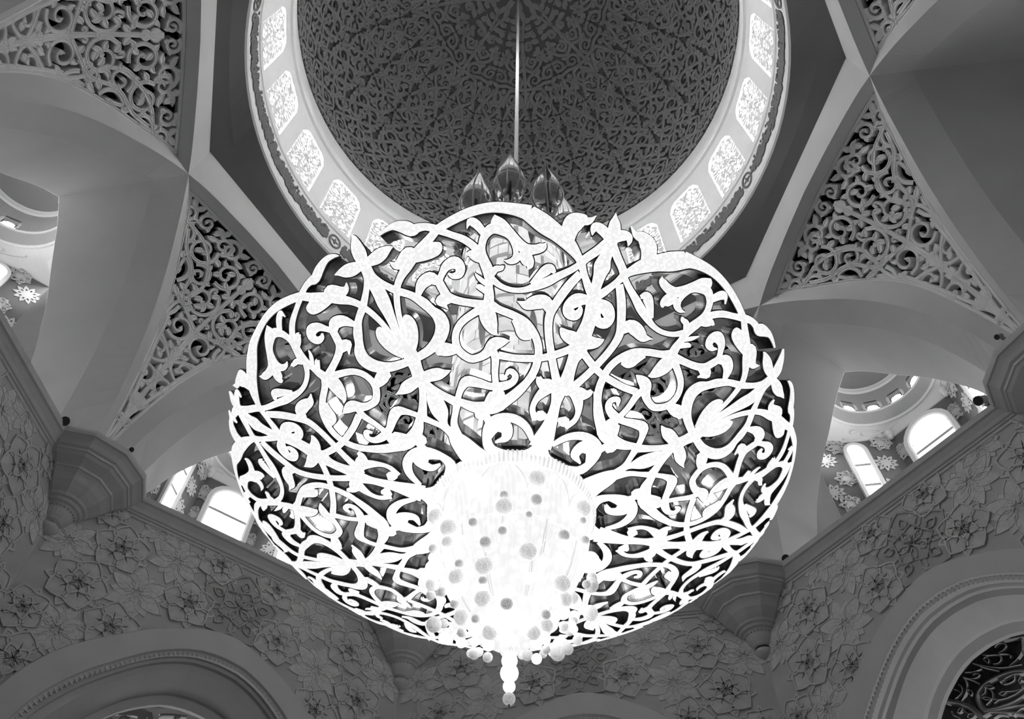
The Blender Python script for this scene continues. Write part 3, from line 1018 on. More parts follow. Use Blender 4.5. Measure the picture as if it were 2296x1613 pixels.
for k in (0, 1, 2, 3):
    rot = wall_rot(k + 1)
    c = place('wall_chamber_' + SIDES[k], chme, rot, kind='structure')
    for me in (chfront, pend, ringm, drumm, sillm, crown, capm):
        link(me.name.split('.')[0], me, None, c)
    for sg in (-1, 1):
        ang = 225 if sg < 0 else -45
        for me, off, z, sp in ((STAR, .085, 2.747, 10), (STAR2, .062, 2.878, 0), (STAR2, .275, 2.675, 20), (STAR, .325, 2.80, 5), (STAR, .352, 2.60, 0), (STAR2, .305, 2.525, 8), (STAR, .10, 2.605, 14), (STAR, .26, 2.42, 0), (STAR2, .06, 2.47, 0), (STAR2, .255, 2.88, 0)):
            on_face(c, me, sg * .15, 2.21, ang, off, z, sp)
        on_face(c, STAR2, 0, 2.21, 0, sg * .136, 2.80, 0)
        on_face(c, STAR2, 0, 2.21, 0, sg * .14, 2.66, 9)
        # small stucco boss at the pendentive foot
        b = MB()
        p = pt(0, sg * .15, 2.195, 2.925)
        b.sphere(p, .022, 10, 6)
        b.sphere(p + [-.004, 0, -.026], .014, 8, 6)
        b.build('boss', WHITEM, c, smooth=True)
        # scroll on the pendentive
        t = np.linspace(0, 1, 22)
        def pend_pt(q, f):
            r0 = oct_ray(q) * (1 - f) + .262 * f
            return pt(0, r0 * math.cos(q), CD + r0 * math.sin(q), CZ1 + .05 * math.sin(f * 1.57) - .003)
        base = 90 - sg * 48
        b = MB()
        b.tube([pend_pt(R(base + 16 * math.cos(6 * q) * (1 - q * .6)), .42 + .28 * math.sin(6 * q) * (1 - q * .6)) for q in t], .005, 5)
        b.tube([pend_pt(R(base + 22 - 50 * q), .12 + .5 * q * q) for q in t], .004, 5)
        b.build('scroll', WHITEM, c)
    if k == 2:
        continue
    NWIN += 1
    arch_window('window_%d' % NWIN, rot, 0, 2.21, 0, 0, .093, 2.785, 2.872, 2.2, .02, (2.735, 2.5), sw=.026)
    for sg in (-1, 1):
        NWIN += 1
        arch_window('window_%d' % NWIN, rot, sg * .15, 2.21, 225 if sg < 0 else -45, .185, .034, 2.83, 2.868, 2.05, .018, (2.745, 2.62, 2.45, 2.3), sw=.018)
    for i in range(12):
        a = 97 + 30 * i
        q = R(a)
        NWIN += 1
        if 10 < a % 360 < 170:
            r0 = .2125
            arch_window('window_%d' % NWIN, rot, r0 * math.cos(q), CD + r0 * math.sin(q), a + 90, 0, .029, 3.078, 3.106, 3.024, .008, (3.072,), sw=.013, barm=FRAMEM, frame=FRAMEM)
        else:
            NWIN -= 1

# ------------------------------------------------------------ chandelier
CH = empty('chandelier', loc=(0, 0, 0))
tag(CH, 'huge crystal chandelier with a lit white scrollwork dish hanging under the dome', 'chandelier')
STROKES = {"A":[[[4.755,-0.06,0.066],[4.898,-0.23,0.116],[5.005,-0.56,0.105],[5.088,-0.81,0.05],[5.118,-1.09,0.004]],[[4.795,-0.09,0.087],[4.559,0.13,0.098],[4.365,0.48,0.114],[4.205,0.38,0.115],[3.97,0.18,0.082],[3.678,-0.12,0.066],[3.472,0.35,0.122],[3.315,0.5,0.122],[3.146,0.12,0.105],[2.999,-0.3,0.122],[2.889,-0.83,0.066]],[[2.919,-0.48,0.058],[2.805,0.15,0.035],[2.671,0.59,0.119],[2.4,-0.12,0.141],[2.16,-1.18,0.046],[1.997,-0.75,0.073],[1.792,-0.2,0.161],[1.501,1.13,0.215],[1.345,2.87,0.232]]],"B":[[[4.854,45.31,0.084],[4.954,45.3,0.105],[5.033,45.3,0.09],[5.076,45.27,0.048],[5.109,45.18,0.005]],[[4.865,45.15,0.114],[4.73,45.16,0.082],[4.617,44.83,0.103],[4.508,44.73,0.134],[4.381,44.71,0.098],[4.181,44.78,0.082],[3.988,45.28,0.114],[3.833,45.61,0.115],[3.673,45.65,0.115],[3.446,45.36,0.137],[3.279,45.24,0.138],[3.127,44.81,0.095],[2.891,44.88,0.101],[2.685,45.21,0.139]],[[2.774,43.9,0.139],[2.586,43.78,0.118],[2.371,44.22,0.081],[2.049,44.86,0.11],[1.746,44.89,0.169],[1.548,44.81,0.193]]],"W":[[[4.788,0.73,0.073],[4.8,2.5,0.112],[4.822,4.01,0.103],[4.842,5.32,0.049],[4.843,6.12,0.005]],[[4.724,0.33,0.065],[4.599,0.7,0.053],[4.461,1.91,0.052],[4.305,3.94,0.062],[4.169,6.46,0.061],[4.014,8.38,0.08],[3.88,9.58,0.074],[3.761,10.77,0.105],[3.619,10.9,0.114],[3.464,9.18,0.102],[3.349,5.61,0.077],[3.307,0.84,0.063],[3.329,-1.03,0.043]],[[4.898,14.51,0.068],[4.808,12.8,0.072],[4.67,9.74,0.082],[4.552,7.61,0.078],[4.45,5.69,0.061],[4.329,4.24,0.054],[4.149,3.05,0.051],[3.959,2.16,0.047],[3.764,1.52,0.043],[3.565,0.97,0.055]],[[3.447,0.51,0.116],[3.592,2.53,0.116],[3.756,3.61,0.107],[3.884,3.49,0.081],[3.939,3.37,0.022]],[[3.003,-0.48,0.075],[2.995,2.64,0.103],[2.976,5.58,0.104],[2.965,7.66,0.054],[2.975,9.54,0.004]],[[2.912,0.39,0.07],[2.764,2.15,0.059],[2.6,4.44,0.068],[2.444,7.34,0.085]],[[2.464,7.78,0.073],[2.284,5.13,0.053],[2.113,2.39,0.059],[1.884,0.63,0.089]],[[2.444,7.34,0.047],[2.644,10.5,0.057],[2.741,13.21,0.095],[2.688,16.55,0.082],[2.608,20.36,0.064],[2.594,24.46,0.079],[2.659,27.89,0.06],[2.771,28.73,0.052],[2.84,27.03,0.049],[2.759,25.73,0.019]],[[2.461,8.02,0.061],[2.309,12.39,0.098],[2.245,17.45,0.122],[2.259,22.37,0.106],[2.455,28.17,0.068],[2.669,32.56,0.063],[2.801,34.38,0.063]],[[2.221,22.78,0.069],[2.468,29.58,0.067],[2.798,33.97,0.064],[3.091,35.02,0.062],[3.325,34.09,0.061],[3.547,31.34,0.061],[3.655,28.2,0.061],[3.743,24.78,0.061],[3.815,23.01,0.071]],[[2.28,17.62,0.056],[2.385,20.64,0.117],[2.462,22.59,0.128],[2.553,23.01,0.062]],[[2.232,14.06,0.066],[2.117,14.44,0.087],[2.044,14.23,0.032]],[[2.272,13.77,0.082],[2.102,16.71,0.068],[1.905,17.12,0.064],[1.704,14.66,0.065]],[[1.646,39.04,0.045],[1.879,34.54,0.07],[2.021,28.88,0.085],[2.052,22.36,0.075],[1.957,17.37,0.068],[1.706,14.25,0.073],[1.454,14.83,0.096],[1.327,24.95,0.079],[1.364,37.87,0.082],[1.522,45.13,0.12]],[[1.674,15.1,0.045],[1.868,19.17,0.107],[1.894,23.18,0.143],[1.772,25.29,0.098],[1.64,23.97,0.073],[1.589,18.36,0.021]],[[4.869,44.51,0.068],[4.935,43.32,0.092],[4.954,42.17,0.08],[4.911,41.66,0.048],[4.848,41.65,0.006]],[[4.821,44.41,0.06],[4.691,43.11,0.068],[4.567,41.45,0.066],[4.494,40.63,0.07]],[[4.494,40.63,0.071],[4.365,41.66,0.052],[4.21,43.06,0.062],[4.094,44.45,0.07]],[[3.969,45.38,0.06],[4.009,43.64,0.076],[3.977,41.65,0.109],[3.869,40.23,0.088],[3.777,40.64,0.091],[3.763,42.23,0.078],[3.847,42.88,0.048],[3.921,42.56,0.012]],[[3.411,45.75,0.072],[3.435,43.26,0.113],[3.468,41.17,0.092],[3.522,39.91,0.046],[3.557,39.44,0.006]],[[3.092,23.84,0.063],[3.048,28.02,0.059],[3.046,31.88,0.059],[3.071,35.69,0.057],[3.144,39.28,0.062],[3.266,42.88,0.062],[3.377,44.88,0.075]],[[3.816,22.73,0.071],[3.732,19.17,0.061],[3.611,15.41,0.056],[3.447,13.38,0.056],[3.246,13.19,0.064],[3.088,15.75,0.064],[3.086,18.66,0.063],[3.143,20.9,0.077],[3.254,22.95,0.103],[3.284,25.13,0.073],[3.298,27.09,0.004]],[[3.197,22.13,0.062],[3.055,22.95,0.062],[2.822,22.42,0.052],[2.633,22.34,0.052]],[[3.234,13.32,0.042],[3.273,11.05,0.101],[3.303,8.95,0.11],[3.289,7.2,0.062]],[[4.353,40.96,0.062],[4.152,39.26,0.072],[3.906,37.51,0.07],[3.692,36.33,0.067],[3.462,36.7,0.061],[3.214,38.04,0.061],[2.946,40.12,0.062],[2.679,42.83,0.073],[2.604,44.38,0.074]],[[3.751,36.4,0.061],[3.865,35.05,0.106],[3.861,33.09,0.112],[3.813,30.89,0.081],[3.838,29.51,0.03],[3.861,28.69,0.004]],[[4.188,23.37,0.055],[4.077,25.19,0.044],[4.016,27.6,0.041],[4.02,30.06,0.045],[4.078,32.44,0.061],[4.16,34.71,0.073],[4.263,36.85,0.061],[4.366,38.9,0.052],[4.471,40.57,0.049]],[[4.112,31.59,0.035],[4.231,33.02,0.061],[4.316,34.19,0.081],[4.351,35.04,0.071],[4.304,35.98,0.028]],[[5.01,4.19,0.005],[5.038,5.39,0.044],[5.049,6.97,0.081],[5.016,8.64,0.108],[4.955,10.09,0.104],[4.962,11.22,0.08],[4.95,12.67,0.064],[4.898,14.51,0.067]],[[4.898,14.51,0.071],[4.968,17.51,0.082],[5.025,20.85,0.095],[5.046,24.31,0.105],[5.028,27.73,0.117],[4.998,30.48,0.145]],[[4.998,30.35,0.147],[4.891,33.1,0.16],[4.796,35.61,0.132],[4.677,38.07,0.105],[4.553,39.93,0.065],[4.494,40.63,0.065]],[[4.713,37.49,0.09],[4.871,37.64,0.135],[4.963,38.42,0.154],[4.995,39.66,0.116],[4.998,40.73,0.065],[5.049,41.85,0.004]],[[4.891,14.5,0.061],[4.811,16.77,0.052],[4.727,19.04,0.058],[4.61,20.84,0.06],[4.482,22.06,0.07]],[[4.648,9.92,0.06],[4.711,8.58,0.101],[4.626,6.72,0.092],[4.623,5.45,0.06],[4.687,4.67,0.004]],[[4.625,9.29,0.071],[4.651,10.72,0.111],[4.671,12.62,0.125],[4.679,13.8,0.101],[4.719,14.25,0.05],[4.763,13.17,0.008]],[[4.148,7.87,0.046],[4.278,9.43,0.09],[4.322,11.35,0.101],[4.259,12.65,0.066],[4.332,13.68,0.05],[4.428,14.89,0.072],[4.46,16.57,0.099],[4.388,17.54,0.081],[4.296,17.08,0.066],[4.286,15.82,0.045],[4.331,15.05,0.016]],[[4.257,12.78,0.068],[4.12,13.26,0.071],[4.011,13.94,0.071],[3.926,16.0,0.062],[3.865,18.87,0.061],[3.807,22.71,0.077]],[[3.981,14.37,0.071],[3.986,12.88,0.097],[3.973,11.75,0.062],[3.911,12.57,0.042],[3.839,13.27,0.006]],[[3.797,22.22,0.087],[3.937,22.67,0.078],[4.069,22.75,0.063],[4.168,22.95,0.066],[4.311,22.81,0.086],[4.431,22.28,0.08],[4.539,21.99,0.063],[4.636,22.1,0.057],[4.749,22.75,0.065],[4.83,24.18,0.088],[4.801,26.06,0.085],[4.718,27.42,0.057],[4.602,28.13,0.045],[4.525,28.29,0.04]],[[4.789,22.52,0.057],[4.887,21.39,0.071],[4.921,20.48,0.07],[4.885,19.9,0.024],[4.843,19.69,0.004]],[[4.935,24.23,0.074],[4.884,25.81,0.067],[4.786,27.28,0.054],[4.671,28.54,0.068],[4.577,29.99,0.085],[4.579,31.84,0.074],[4.621,33.21,0.062],[4.675,33.71,0.003]],[[4.546,29.43,0.091],[4.433,30.52,0.097],[4.368,30.95,0.063],[4.318,30.77,0.017]],[[4.526,28.87,0.079],[4.442,28.17,0.062],[4.413,27.07,0.04],[4.43,26.04,0.005]],[[4.422,22.12,0.034],[4.487,21.02,0.071],[4.539,19.93,0.059],[4.54,19.2,0.023]],[[4.116,22.17,0.035],[4.189,21.16,0.038],[4.249,20.51,0.021],[4.289,20.25,0.002]],[[4.006,22.01,0.041],[4.074,20.97,0.047],[4.096,20.23,0.029]],[[4.242,23.58,0.046],[4.315,24.41,0.051],[4.324,25.4,0.04],[4.345,25.86,0.023],[4.299,25.74,0.002]],[[3.797,22.22,0.087],[3.678,21.95,0.134],[3.533,22.47,0.111],[3.431,23.19,0.059],[3.381,24.01,0.005]],[[3.616,28.21,0.061],[3.504,30.06,0.122],[3.4,31.01,0.112],[3.347,32.64,0.031]],[[2.653,41.45,0.08],[2.556,38.91,0.088],[2.376,36.52,0.051],[2.203,36.02,0.048],[2.043,38.14,0.064]],[[2.212,39.2,0.042],[2.119,40.06,0.111],[2.064,41.03,0.065]],[[2.643,42.68,0.068],[2.656,39.36,0.123],[2.704,36.88,0.075],[2.789,36.14,0.031]]]}
BEADS = [[-0.591, -1.313, 9.543, 0.143, "w"], [0.373, -1.391, 9.549, 0.138, "g"], [-0.12, -1.4, 9.166, 0.065, "d"], [0.363, -1.351, 9.128, 0.088, "d"], [-0.116, -1.371, 8.948, 0.133, "g"], [-0.567, -1.227, 8.765, 0.068, "d"], [-1.16, -0.82, 9.281, 0.132, "g"], [-0.926, -1.002, 8.861, 0.139, "g"], [-0.934, -0.94, 8.638, 0.091, "g"], [-1.167, -0.679, 8.753, 0.07, "d"], [-0.372, -1.196, 8.403, 0.084, "d"], [0.766, -1.091, 8.662, 0.086, "d"], [0.238, -1.181, 8.246, 0.136, "g"], [-0.131, -1.288, 8.54, 0.067, "d"], [1.095, -0.924, 9.411, 0.132, "g"], [1.09, -0.891, 9.182, 0.052, "d"], [1.108, -0.796, 8.864, 0.065, "d"], [-1.133, -0.571, 8.455, 0.138, "w"], [-0.739, -0.94, 8.221, 0.067, "d"], [-0.378, -1.077, 8.068, 0.135, "g"], [-0.765, -0.848, 8.066, 0.121, "g"], [-0.388, -0.958, 7.905, 0.065, "d"], [0.716, -0.824, 7.991, 0.132, "g"], [1.182, -0.596, 8.633, 0.144, "w"], [1.107, -0.495, 8.273, 0.064, "d"], [1.215, -0.314, 8.411, 0.069, "d"], [-1.149, -0.413, 8.299, 0.103, "g"], [-1.172, -0.257, 8.23, 0.073, "d"], [-0.982, -0.549, 8.04, 0.071, "d"], [-0.99, -0.439, 7.979, 0.067, "w"], [-0.769, -0.7, 7.914, 0.099, "w"], [-0.781, -0.578, 7.81, 0.07, "d"], [-0.384, -0.88, 7.794, 0.082, "w"], [-0.381, -0.819, 7.71, 0.125, "g"], [-0.053, -0.835, 7.608, 0.09, "d"], [0.751, -0.661, 7.853, 0.12, "g"], [0.88, -0.59, 7.944, 0.088, "g"], [0.74, -0.537, 7.725, 0.105, "w"], [0.493, -0.652, 7.585, 0.069, "d"], [-0.673, -0.521, 7.629, 0.119, "g"], [-0.477, -0.591, 7.544, 0.064, "d"], [0.496, -0.525, 7.517, 0.103, "g"], [-0.482, -0.445, 7.47, 0.097, "w"], [-0.275, -0.497, 7.407, 0.117, "g"], [-0.671, -0.314, 7.53, 0.07, "d"], [0.754, -0.374, 7.616, 0.07, "g"], [0.875, -0.261, 7.722, 0.071, "w"], [0.323, -0.484, 7.415, 0.107, "g"], [-0.684, -0.136, 7.498, 0.077, "w"], [-0.491, -0.28, 7.404, 0.069, "w"], [-0.296, -0.277, 7.358, 0.086, "w"], [0.489, -0.342, 7.426, 0.082, "w"], [0.37, -0.318, 7.378, 0.09, "w"], [-0.498, -0.04, 7.381, 0.076, "d"], [-0.306, -0.037, 7.335, 0.072, "d"], [0.506, -0.157, 7.388, 0.065, "d"], [0.38, 0.003, 7.352, 0.076, "w"], [0.25, -1.337, 8.83, 0.05, "d"], [0.785, -1.024, 8.527, 0.068, "w"], [0.699, -1.002, 8.305, 0.085, "w"], [0.448, -1.082, 8.138, 0.088, "w"], [0.25, -1.009, 7.915, 0.087, "w"], [-0.049, -0.921, 7.738, 0.077, "w"], [-0.171, -0.668, 7.493, 0.107, "w"], [-0.021, -0.611, 7.438, 0.096, "w"], [0.149, -0.674, 7.495, 0.107, "w"], [0.626, -0.707, 7.771, 0.087, "w"], [-0.965, -0.827, 8.464, 0.073, "w"], [-1.158, -0.743, 8.945, 0.094, "w"]]
TA = -118.293
PROF = np.array([(.0, .926), (.10, .926), (.185, .929), (.228, .934), (.27, .942), (.313, .957), (.36, .975), (.40, .988), (.44, 1.012), (.464, 1.042), (.476, 1.09), (.482, 1.16)])
_rq = np.linspace(0, .482, 300)
_zf = np.interp(_rq, PROF[:, 0], PROF[:, 1])
_ker = np.ones(15) / 15
_zs = np.convolve(np.pad(_zf, 7, mode='edge'), _ker, 'valid')
_rl = np.concatenate([[0], np.cumsum(np.hypot(np.diff(_rq), np.diff(_zs)))])
def dish_map(mir, base):
    """x = arc length around (at the local radius), y = metres along the meridian"""
    def f(X, Y, H):
        l = Y / K
        r = np.interp(l, _rl, _rq); z = np.interp(l, _rl, _zs)
        e = .004
        dr_ = np.interp(l + e, _rl, _rq) - np.interp(l - e, _rl, _rq)
        dz_ = np.interp(l + e, _rl, _zs) - np.interp(l - e, _rl, _zs)
        L = np.hypot(dr_, dz_) + 1e-9
        nr, nz = -dz_ / L, dr_ / L             # inwards and up
        th = mir * X + base
        h = H / K
        rr = r + nr * h
        return np.stack([rr * np.cos(th), rr * np.sin(th), z + nz * h], -1)
    return f
def ribbons_dish(mb, strokes, mapf, prof, sub, extra):
    so = np.array([p[0] for p in prof]); hh = np.array([p[1] for p in prof])
    for k, st in enumerate(strokes):
        P = np.array([(R(th), np.interp(r / K, _rq, _rl) * K, hw) for r, th, hw in st])
        Q = resample(P, sub)
        rloc = np.interp(Q[:, 1] / K, _rl, _rq) * K
        t = np.stack([np.gradient(Q[:, 0]) * rloc, np.gradient(Q[:, 1])], 1)
        t /= np.linalg.norm(t, axis=1, keepdims=True) + 1e-9
        n = np.stack([-t[:, 1] / np.maximum(rloc, .2), t[:, 0]], 1)
        w = Q[:, 2] * .95 + extra
        X = Q[:, 0:1] + n[:, 0:1] * so[None] * w[:, None]
        Y = Q[:, 1:2] + n[:, 1:2] * so[None] * w[:, None]
        H = np.broadcast_to(hh[None] * 1.0, X.shape) + .0006 * (k % 9)
        mb.grid(mapf(X, Y, H))
        for e in (0, -1):
            if w[e] > .03:
                mb.poly(mapf(X[e:e + 1] if e == 0 else X[-1:], Y[e:e + 1] if e == 0 else Y[-1:], H[e:e + 1] if e == 0 else H[-1:])[0])
FACE = [(-1, .0), (-.55, -.022), (0, -.03), (.55, -.022), (1, .0)]
FRAME = [(-1, .33), (-1, .008), (1, .008), (1, .33)]
def section(strokes, base):
    m1, m2 = dish_map(1, base), dish_map(-1, base)
    out = []
    for m in (m1,):
        a, b_, c = MB(), MB(), MB()
        ribbons_dish(a, strokes, m, FACE, 4, 0.0)
        ribbons_dish(b_, strokes, m, [(-1, .05), (-1, .004), (1, .004), (1, .05)], 4, .017)
        ribbons_dish(c, strokes, m, [(-1, .27), (-1, .05), (1, .05), (1, .27)], 4, .006)
        out += [a.mesh('scrollwork', CRYST), b_.mesh('dark_edge', EDGEM), c.mesh('steel_fin', STEEL)]
    return out
RT = 0.0
meW = section(STROKES['W'], 0.0)
meA = section(STROKES['A'], 0.0)
# mirrored wedge: mirror the meshes across the x axis
def mirrored(me):
    m2 = me.copy()
    co_ = np.zeros(len(me.vertices) * 3)
    m2.vertices.foreach_get('co', co_)
    co_[1::3] *= -1
    m2.vertices.foreach_set('co', co_)
    m2.update()
    return m2
meWm = [mirrored(m) for m in meW]
SB2 = [[(r, th - 45.0, w) for r, th, w in s] for s in STROKES['B']]
meB = section(SB2, 0.0)
def put(meset, rot):
    o = place('scrollwork', meset[0], rot, CH)
    link('dark_edge', meset[1], None, o)
    link('steel_fin', meset[2], None, o)
for i in range(4):
    a = R(TA + 90 * i)
    put(meW, a)
    put(meWm, a)
    put(meA, a)
    put(meB, a + R(45))

# the glass mosaic drum in the middle
b = MB()
b.lathe([(.117, .95), (.1145, 1.2), (.1145, 1.5), (.117, 1.72), (.122, 1.815), (.10, 1.84), (.0, 1.84)], 64)
core = b.build('drum_core', COREG, CH, smooth=True)
rng = random.Random(21)
def drum_r(z):
    return np.interp(z, [.95, 1.2, 1.5, 1.75, 1.87], [.119, .1165, .1165, .119, .127])
nt = 0
for pnl in range(8):
    a0 = R(-95.8 + 22.5 + 45 * pnl)
    panel = empty('mosaic_panel', parent=CH)
    far = math.sin(a0 + R(22.5)) > .35
    fb = MB()
    z = .96
    row = 0
    while z < 1.785:
        dz_ = rng.uniform(.034, .056)
        cuts = [0.0] + sorted(rng.uniform(.18, .82) for _ in range(rng.choice((1, 2, 2)))) + [1.0]
        sl = rng.uniform(-.006, .006)
        for j in range(len(cuts) - 1):
            u0, u1 = cuts[j], cuts[j + 1]
            if u1 - u0 < .1:
                continue
            g = .010
            leaf = abs(((z * 5.2 + row * 0) % 1.0) - .5)
            A0 = a0 + R(45) * (u0 * .95 + .025) + R(.35); A1 = a0 + R(45) * (u1 * .95 + .025) - R(.35)
            tilt = rng.uniform(-.004, .004)
            def q(a, zz):
                r = float(drum_r(zz)) + .0035 * math.sin((a - a0) / R(45) * math.pi) + tilt
                return (r * math.cos(a), r * math.sin(a), zz)
            b = fb if far else MB()
            am = (A0 + A1) / 2
            zA, zB = z + .0022, z + dz_ - .0022
            s_ = sl * (1 if j % 2 else -1)
            P0 = np.array([[q(A0, zA), q(am, zA + s_ * .3), q(A1, zA + s_ * .6)], [q(A0, zB), q(am, zB + s_ * .3), q(A1, zB + s_ * .6)]])
            b.grid(P0)
            nt += 1
            if not far:
                b.build('glass_tile', TILEG if rng.random() < .6 else TILEG2, panel)
        z += dz_
        row += 1
    if far:
        fb.build('glass_mosaic', TILEG, panel, kind='stuff')
    # dark leaf-shaped slit between panels
    for zc in (1.10, 1.30, 1.50, 1.70):
        b = MB()
        t = np.linspace(-1, 1, 9)
        P = []
        for sg in (-1, 1):
            P.append([((float(drum_r(zc + .06 * q_)) + .006) * math.cos(a0 + sg * R(3.6) * (1 - q_ * q_)), (float(drum_r(zc + .06 * q_)) + .006) * math.sin(a0 + sg * R(3.6) * (1 - q_ * q_)), zc + .06 * q_) for q_ in t])
        b.grid(np.array(P))
        b.build('leaf_slit', DARKM, panel)

# rod, upper collar and glass crown
b = MB()
b.lathe([(.0065, 1.84), (.0065, 5.31)], 12)
b.build('rod', RODM, CH, smooth=True)
b = MB()
b.lathe([(.02, 1.84), (.022, 1.90), (.012, 1.96), (.009, 2.02), (.0065, 2.03)], 20)
b.build('collar', STEEL, CH, smooth=True)
BUD = pch([(0, .003), (.08, .014), (.2, .031), (.34, .0405), (.46, .039), (.6, .0295), (.74, .018), (.87, .0085), (1, .0012)])
b = MB()
for j in range(4):
    a = R(45) + j * R(90)
    t = np.linspace(0, 1, 15)
    rr = BUD(t)
    zz = .04 + .36 * t
    b.tube(np.stack([rr * math.cos(a), rr * math.sin(a), zz], 1), np.interp(t, [0, .5, 1], [.0026, .0022, .0014]), 5)
b.lathe([(.0400, .160), (.0418, .164), (.0400, .168)], 20)
bud = b
budm = None
def lift(mb, name, m):
    me = bpy.data.meshes.new(name)
    V = np.concatenate(mb.v) * K
    me.from_pydata(V.tolist(), [], mb.f)
    me.materials.append(m)
    me.polygons.foreach_set('use_smooth', [True] * len(me.polygons))
    me.update()
    return me
GLOSS = mat('glossy glass rim', 0.65, 0.08, var=0.1, spec=0.9)
budm = lift(bud, 'bud_rib', GLOSS)
b = MB()
t = np.linspace(0, 1, 17)
rr = BUD(t) * .96
b.lathe(np.stack([rr, .04 + .355 * t], 1), 16)
shell = lift(b, 'bud_glass', GLASS)
b = MB()
for j in range(6):
    a = j * R(60)
    t = np.linspace(0, 1, 13)
    rr = .006 + .026 * np.sin(t * 2.6) ; zz = .0 + .05 * t + .010 * np.sin(t * 6)
    b.tube(np.stack([rr * math.cos(a), rr * math.sin(a), zz], 1), .0042 - .0018 * t, 6)
b.lathe([(.0, .0), (.012, .004), (.009, .03), (.005, .06), (.004, .10), (.0015, .17)], 12)
base = lift(b, 'bud_foot', GLOSS)
for i in range(8):
    a = R(-97 + 45 * i)
    f = empty('crown_bud', a, (.128 * K * math.cos(a), .128 * K * math.sin(a), Z0 + 1.785 * K), CH)
    link('bud_glass', shell, None, f)
    link('bud_rib', budm, None, f)
    link('bud_foot', base, None, f)

# hub under the dish: fluted collar, three tiers of pointed petals
b = MB()
b.lathe([(.128, .932), (.126, .918), (.120, .912), (.117, .916), (.108, .90), (.098, .84), (.082, .78), (.058, .73), (.034, .70), (.0, .692)], 48)
hub = b.build('hub_cup', CRYSTC, CH, smooth=True)
b = MB()
for i in range(120):
    a = 2 * math.pi * i / 120
    b.tube([(.1285 * math.cos(a), .1285 * math.sin(a), .934), (.1275 * math.cos(a), .1275 * math.sin(a), .920), (.122 * math.cos(a), .122 * math.sin(a), .909)], .0022, 4)
b.build('fluted_collar', BEADG, hub)
b = MB()
b.lathe([(.130, .938), (.1325, .932), (.130, .927)], 64)
b.build('collar_ring', EDGEM, hub)
def hub_petal(zt, zb, rt_, rb, n):
    b = MB()
    NT, NUU = 12, 10
    rows = []
    half = math.pi / n * 1.06
    for i in range(NT):
        t = i / (NT - 1)
        w = half * min(1.0, 1.02 * (1 - t ** 3.0) ** .5 + .0)
        z = zb + (zt - zb) * t
        r = rb + (rt_ - rb) * t ** .8
        rows.append([((r + .004 * math.cos(u * 1.5)) * math.cos(w * u), (r + .004 * math.cos(u * 1.5)) * math.sin(w * u), z) for u in np.linspace(-1, 1, NUU)])
    P = np.array(rows)
    b.grid(P)
    for col in range(1, NUU - 1):
        b.tube(P[:, col], .0012, 4)
    me = b.mesh('petal', CRYSTC)
    be = MB()
    edge = np.concatenate([P[:, 0], P[::-1, -1]])
    be.tube(edge, .0011, 4)
    return me, be.mesh('petal_edge', TILEG2)
for zt, zb, rt_, rb, n, off in ((.913, .825, .1185, .102, 10, 0), (.865, .775, .110, .082, 10, 18), (.815, .725, .097, .055, 8, 5)):
    me, ed = hub_petal(zt, zb, rt_, rb, n)
    for i in range(n):
        o = place('petal', me, R(-97 + off + 360 / n * i), hub)
        place('petal_edge', ed, R(-97 + off + 360 / n * i), hub)
# beads hung round the hub, and the drop string below it
bm_ = {}
def bead_mesh(kd):
    if kd not in bm_:
        b = MB(scale=False)
        b.sphere((0, 0, 0), 1.0, 16, 10)
        b.lathe([(.16, .96), (.16, 1.08), (.07, 1.12)], 8)
        me = b.mesh('bead', {'w': BEADW, 'g': BEADG, 'd': BEADD}[kd], smooth=True)
        bm_[kd] = me
    return bm_[kd]
cp = np.array([-0.0029427 * K, -0.8992171 * K, 0])
for x, y, z, r, kd in BEADS:
    o = link('bead', bead_mesh(kd), None, hub)
    o.location = (x, y, z + Z0)
    o.scale = (r, r, r)
# further beads on the side away from the floor plan centre line
rngb = random.Random(4)
for i in range(46):
    a = R(rngb.uniform(15, 165))
    z = rngb.uniform(.72, .90)
    r0 = float(np.interp(z, [.7, .75, .80, .9], [.085, .112, .126, .134]))
    o = link('bead', bead_mesh(rngb.choice('wgdd')), None, hub)
    o.location = (r0 * K * math.cos(a), r0 * K * math.sin(a), z * K + Z0)
    q = rngb.choice((.065, .075, .09, .12))
    o.scale = (q, q, q)
st = empty('drop_string', parent=CH)
b = MB()
b.lathe([(.0012, .70), (.0012, .60)], 6)
b.build('wire', STEEL, st)
for z, r, kd in ((.6835, .0138, 'g'), (.6645, .0105, 'w'), (.6465, .0118, 'w'), (.6275, .0080, 'w'), (.6105, .0080, 'd')):
    o = link('bead', bead_mesh(kd), None, st)
    o.location = (0, 0, z * K + Z0)
    o.scale = (r * K,) * 3

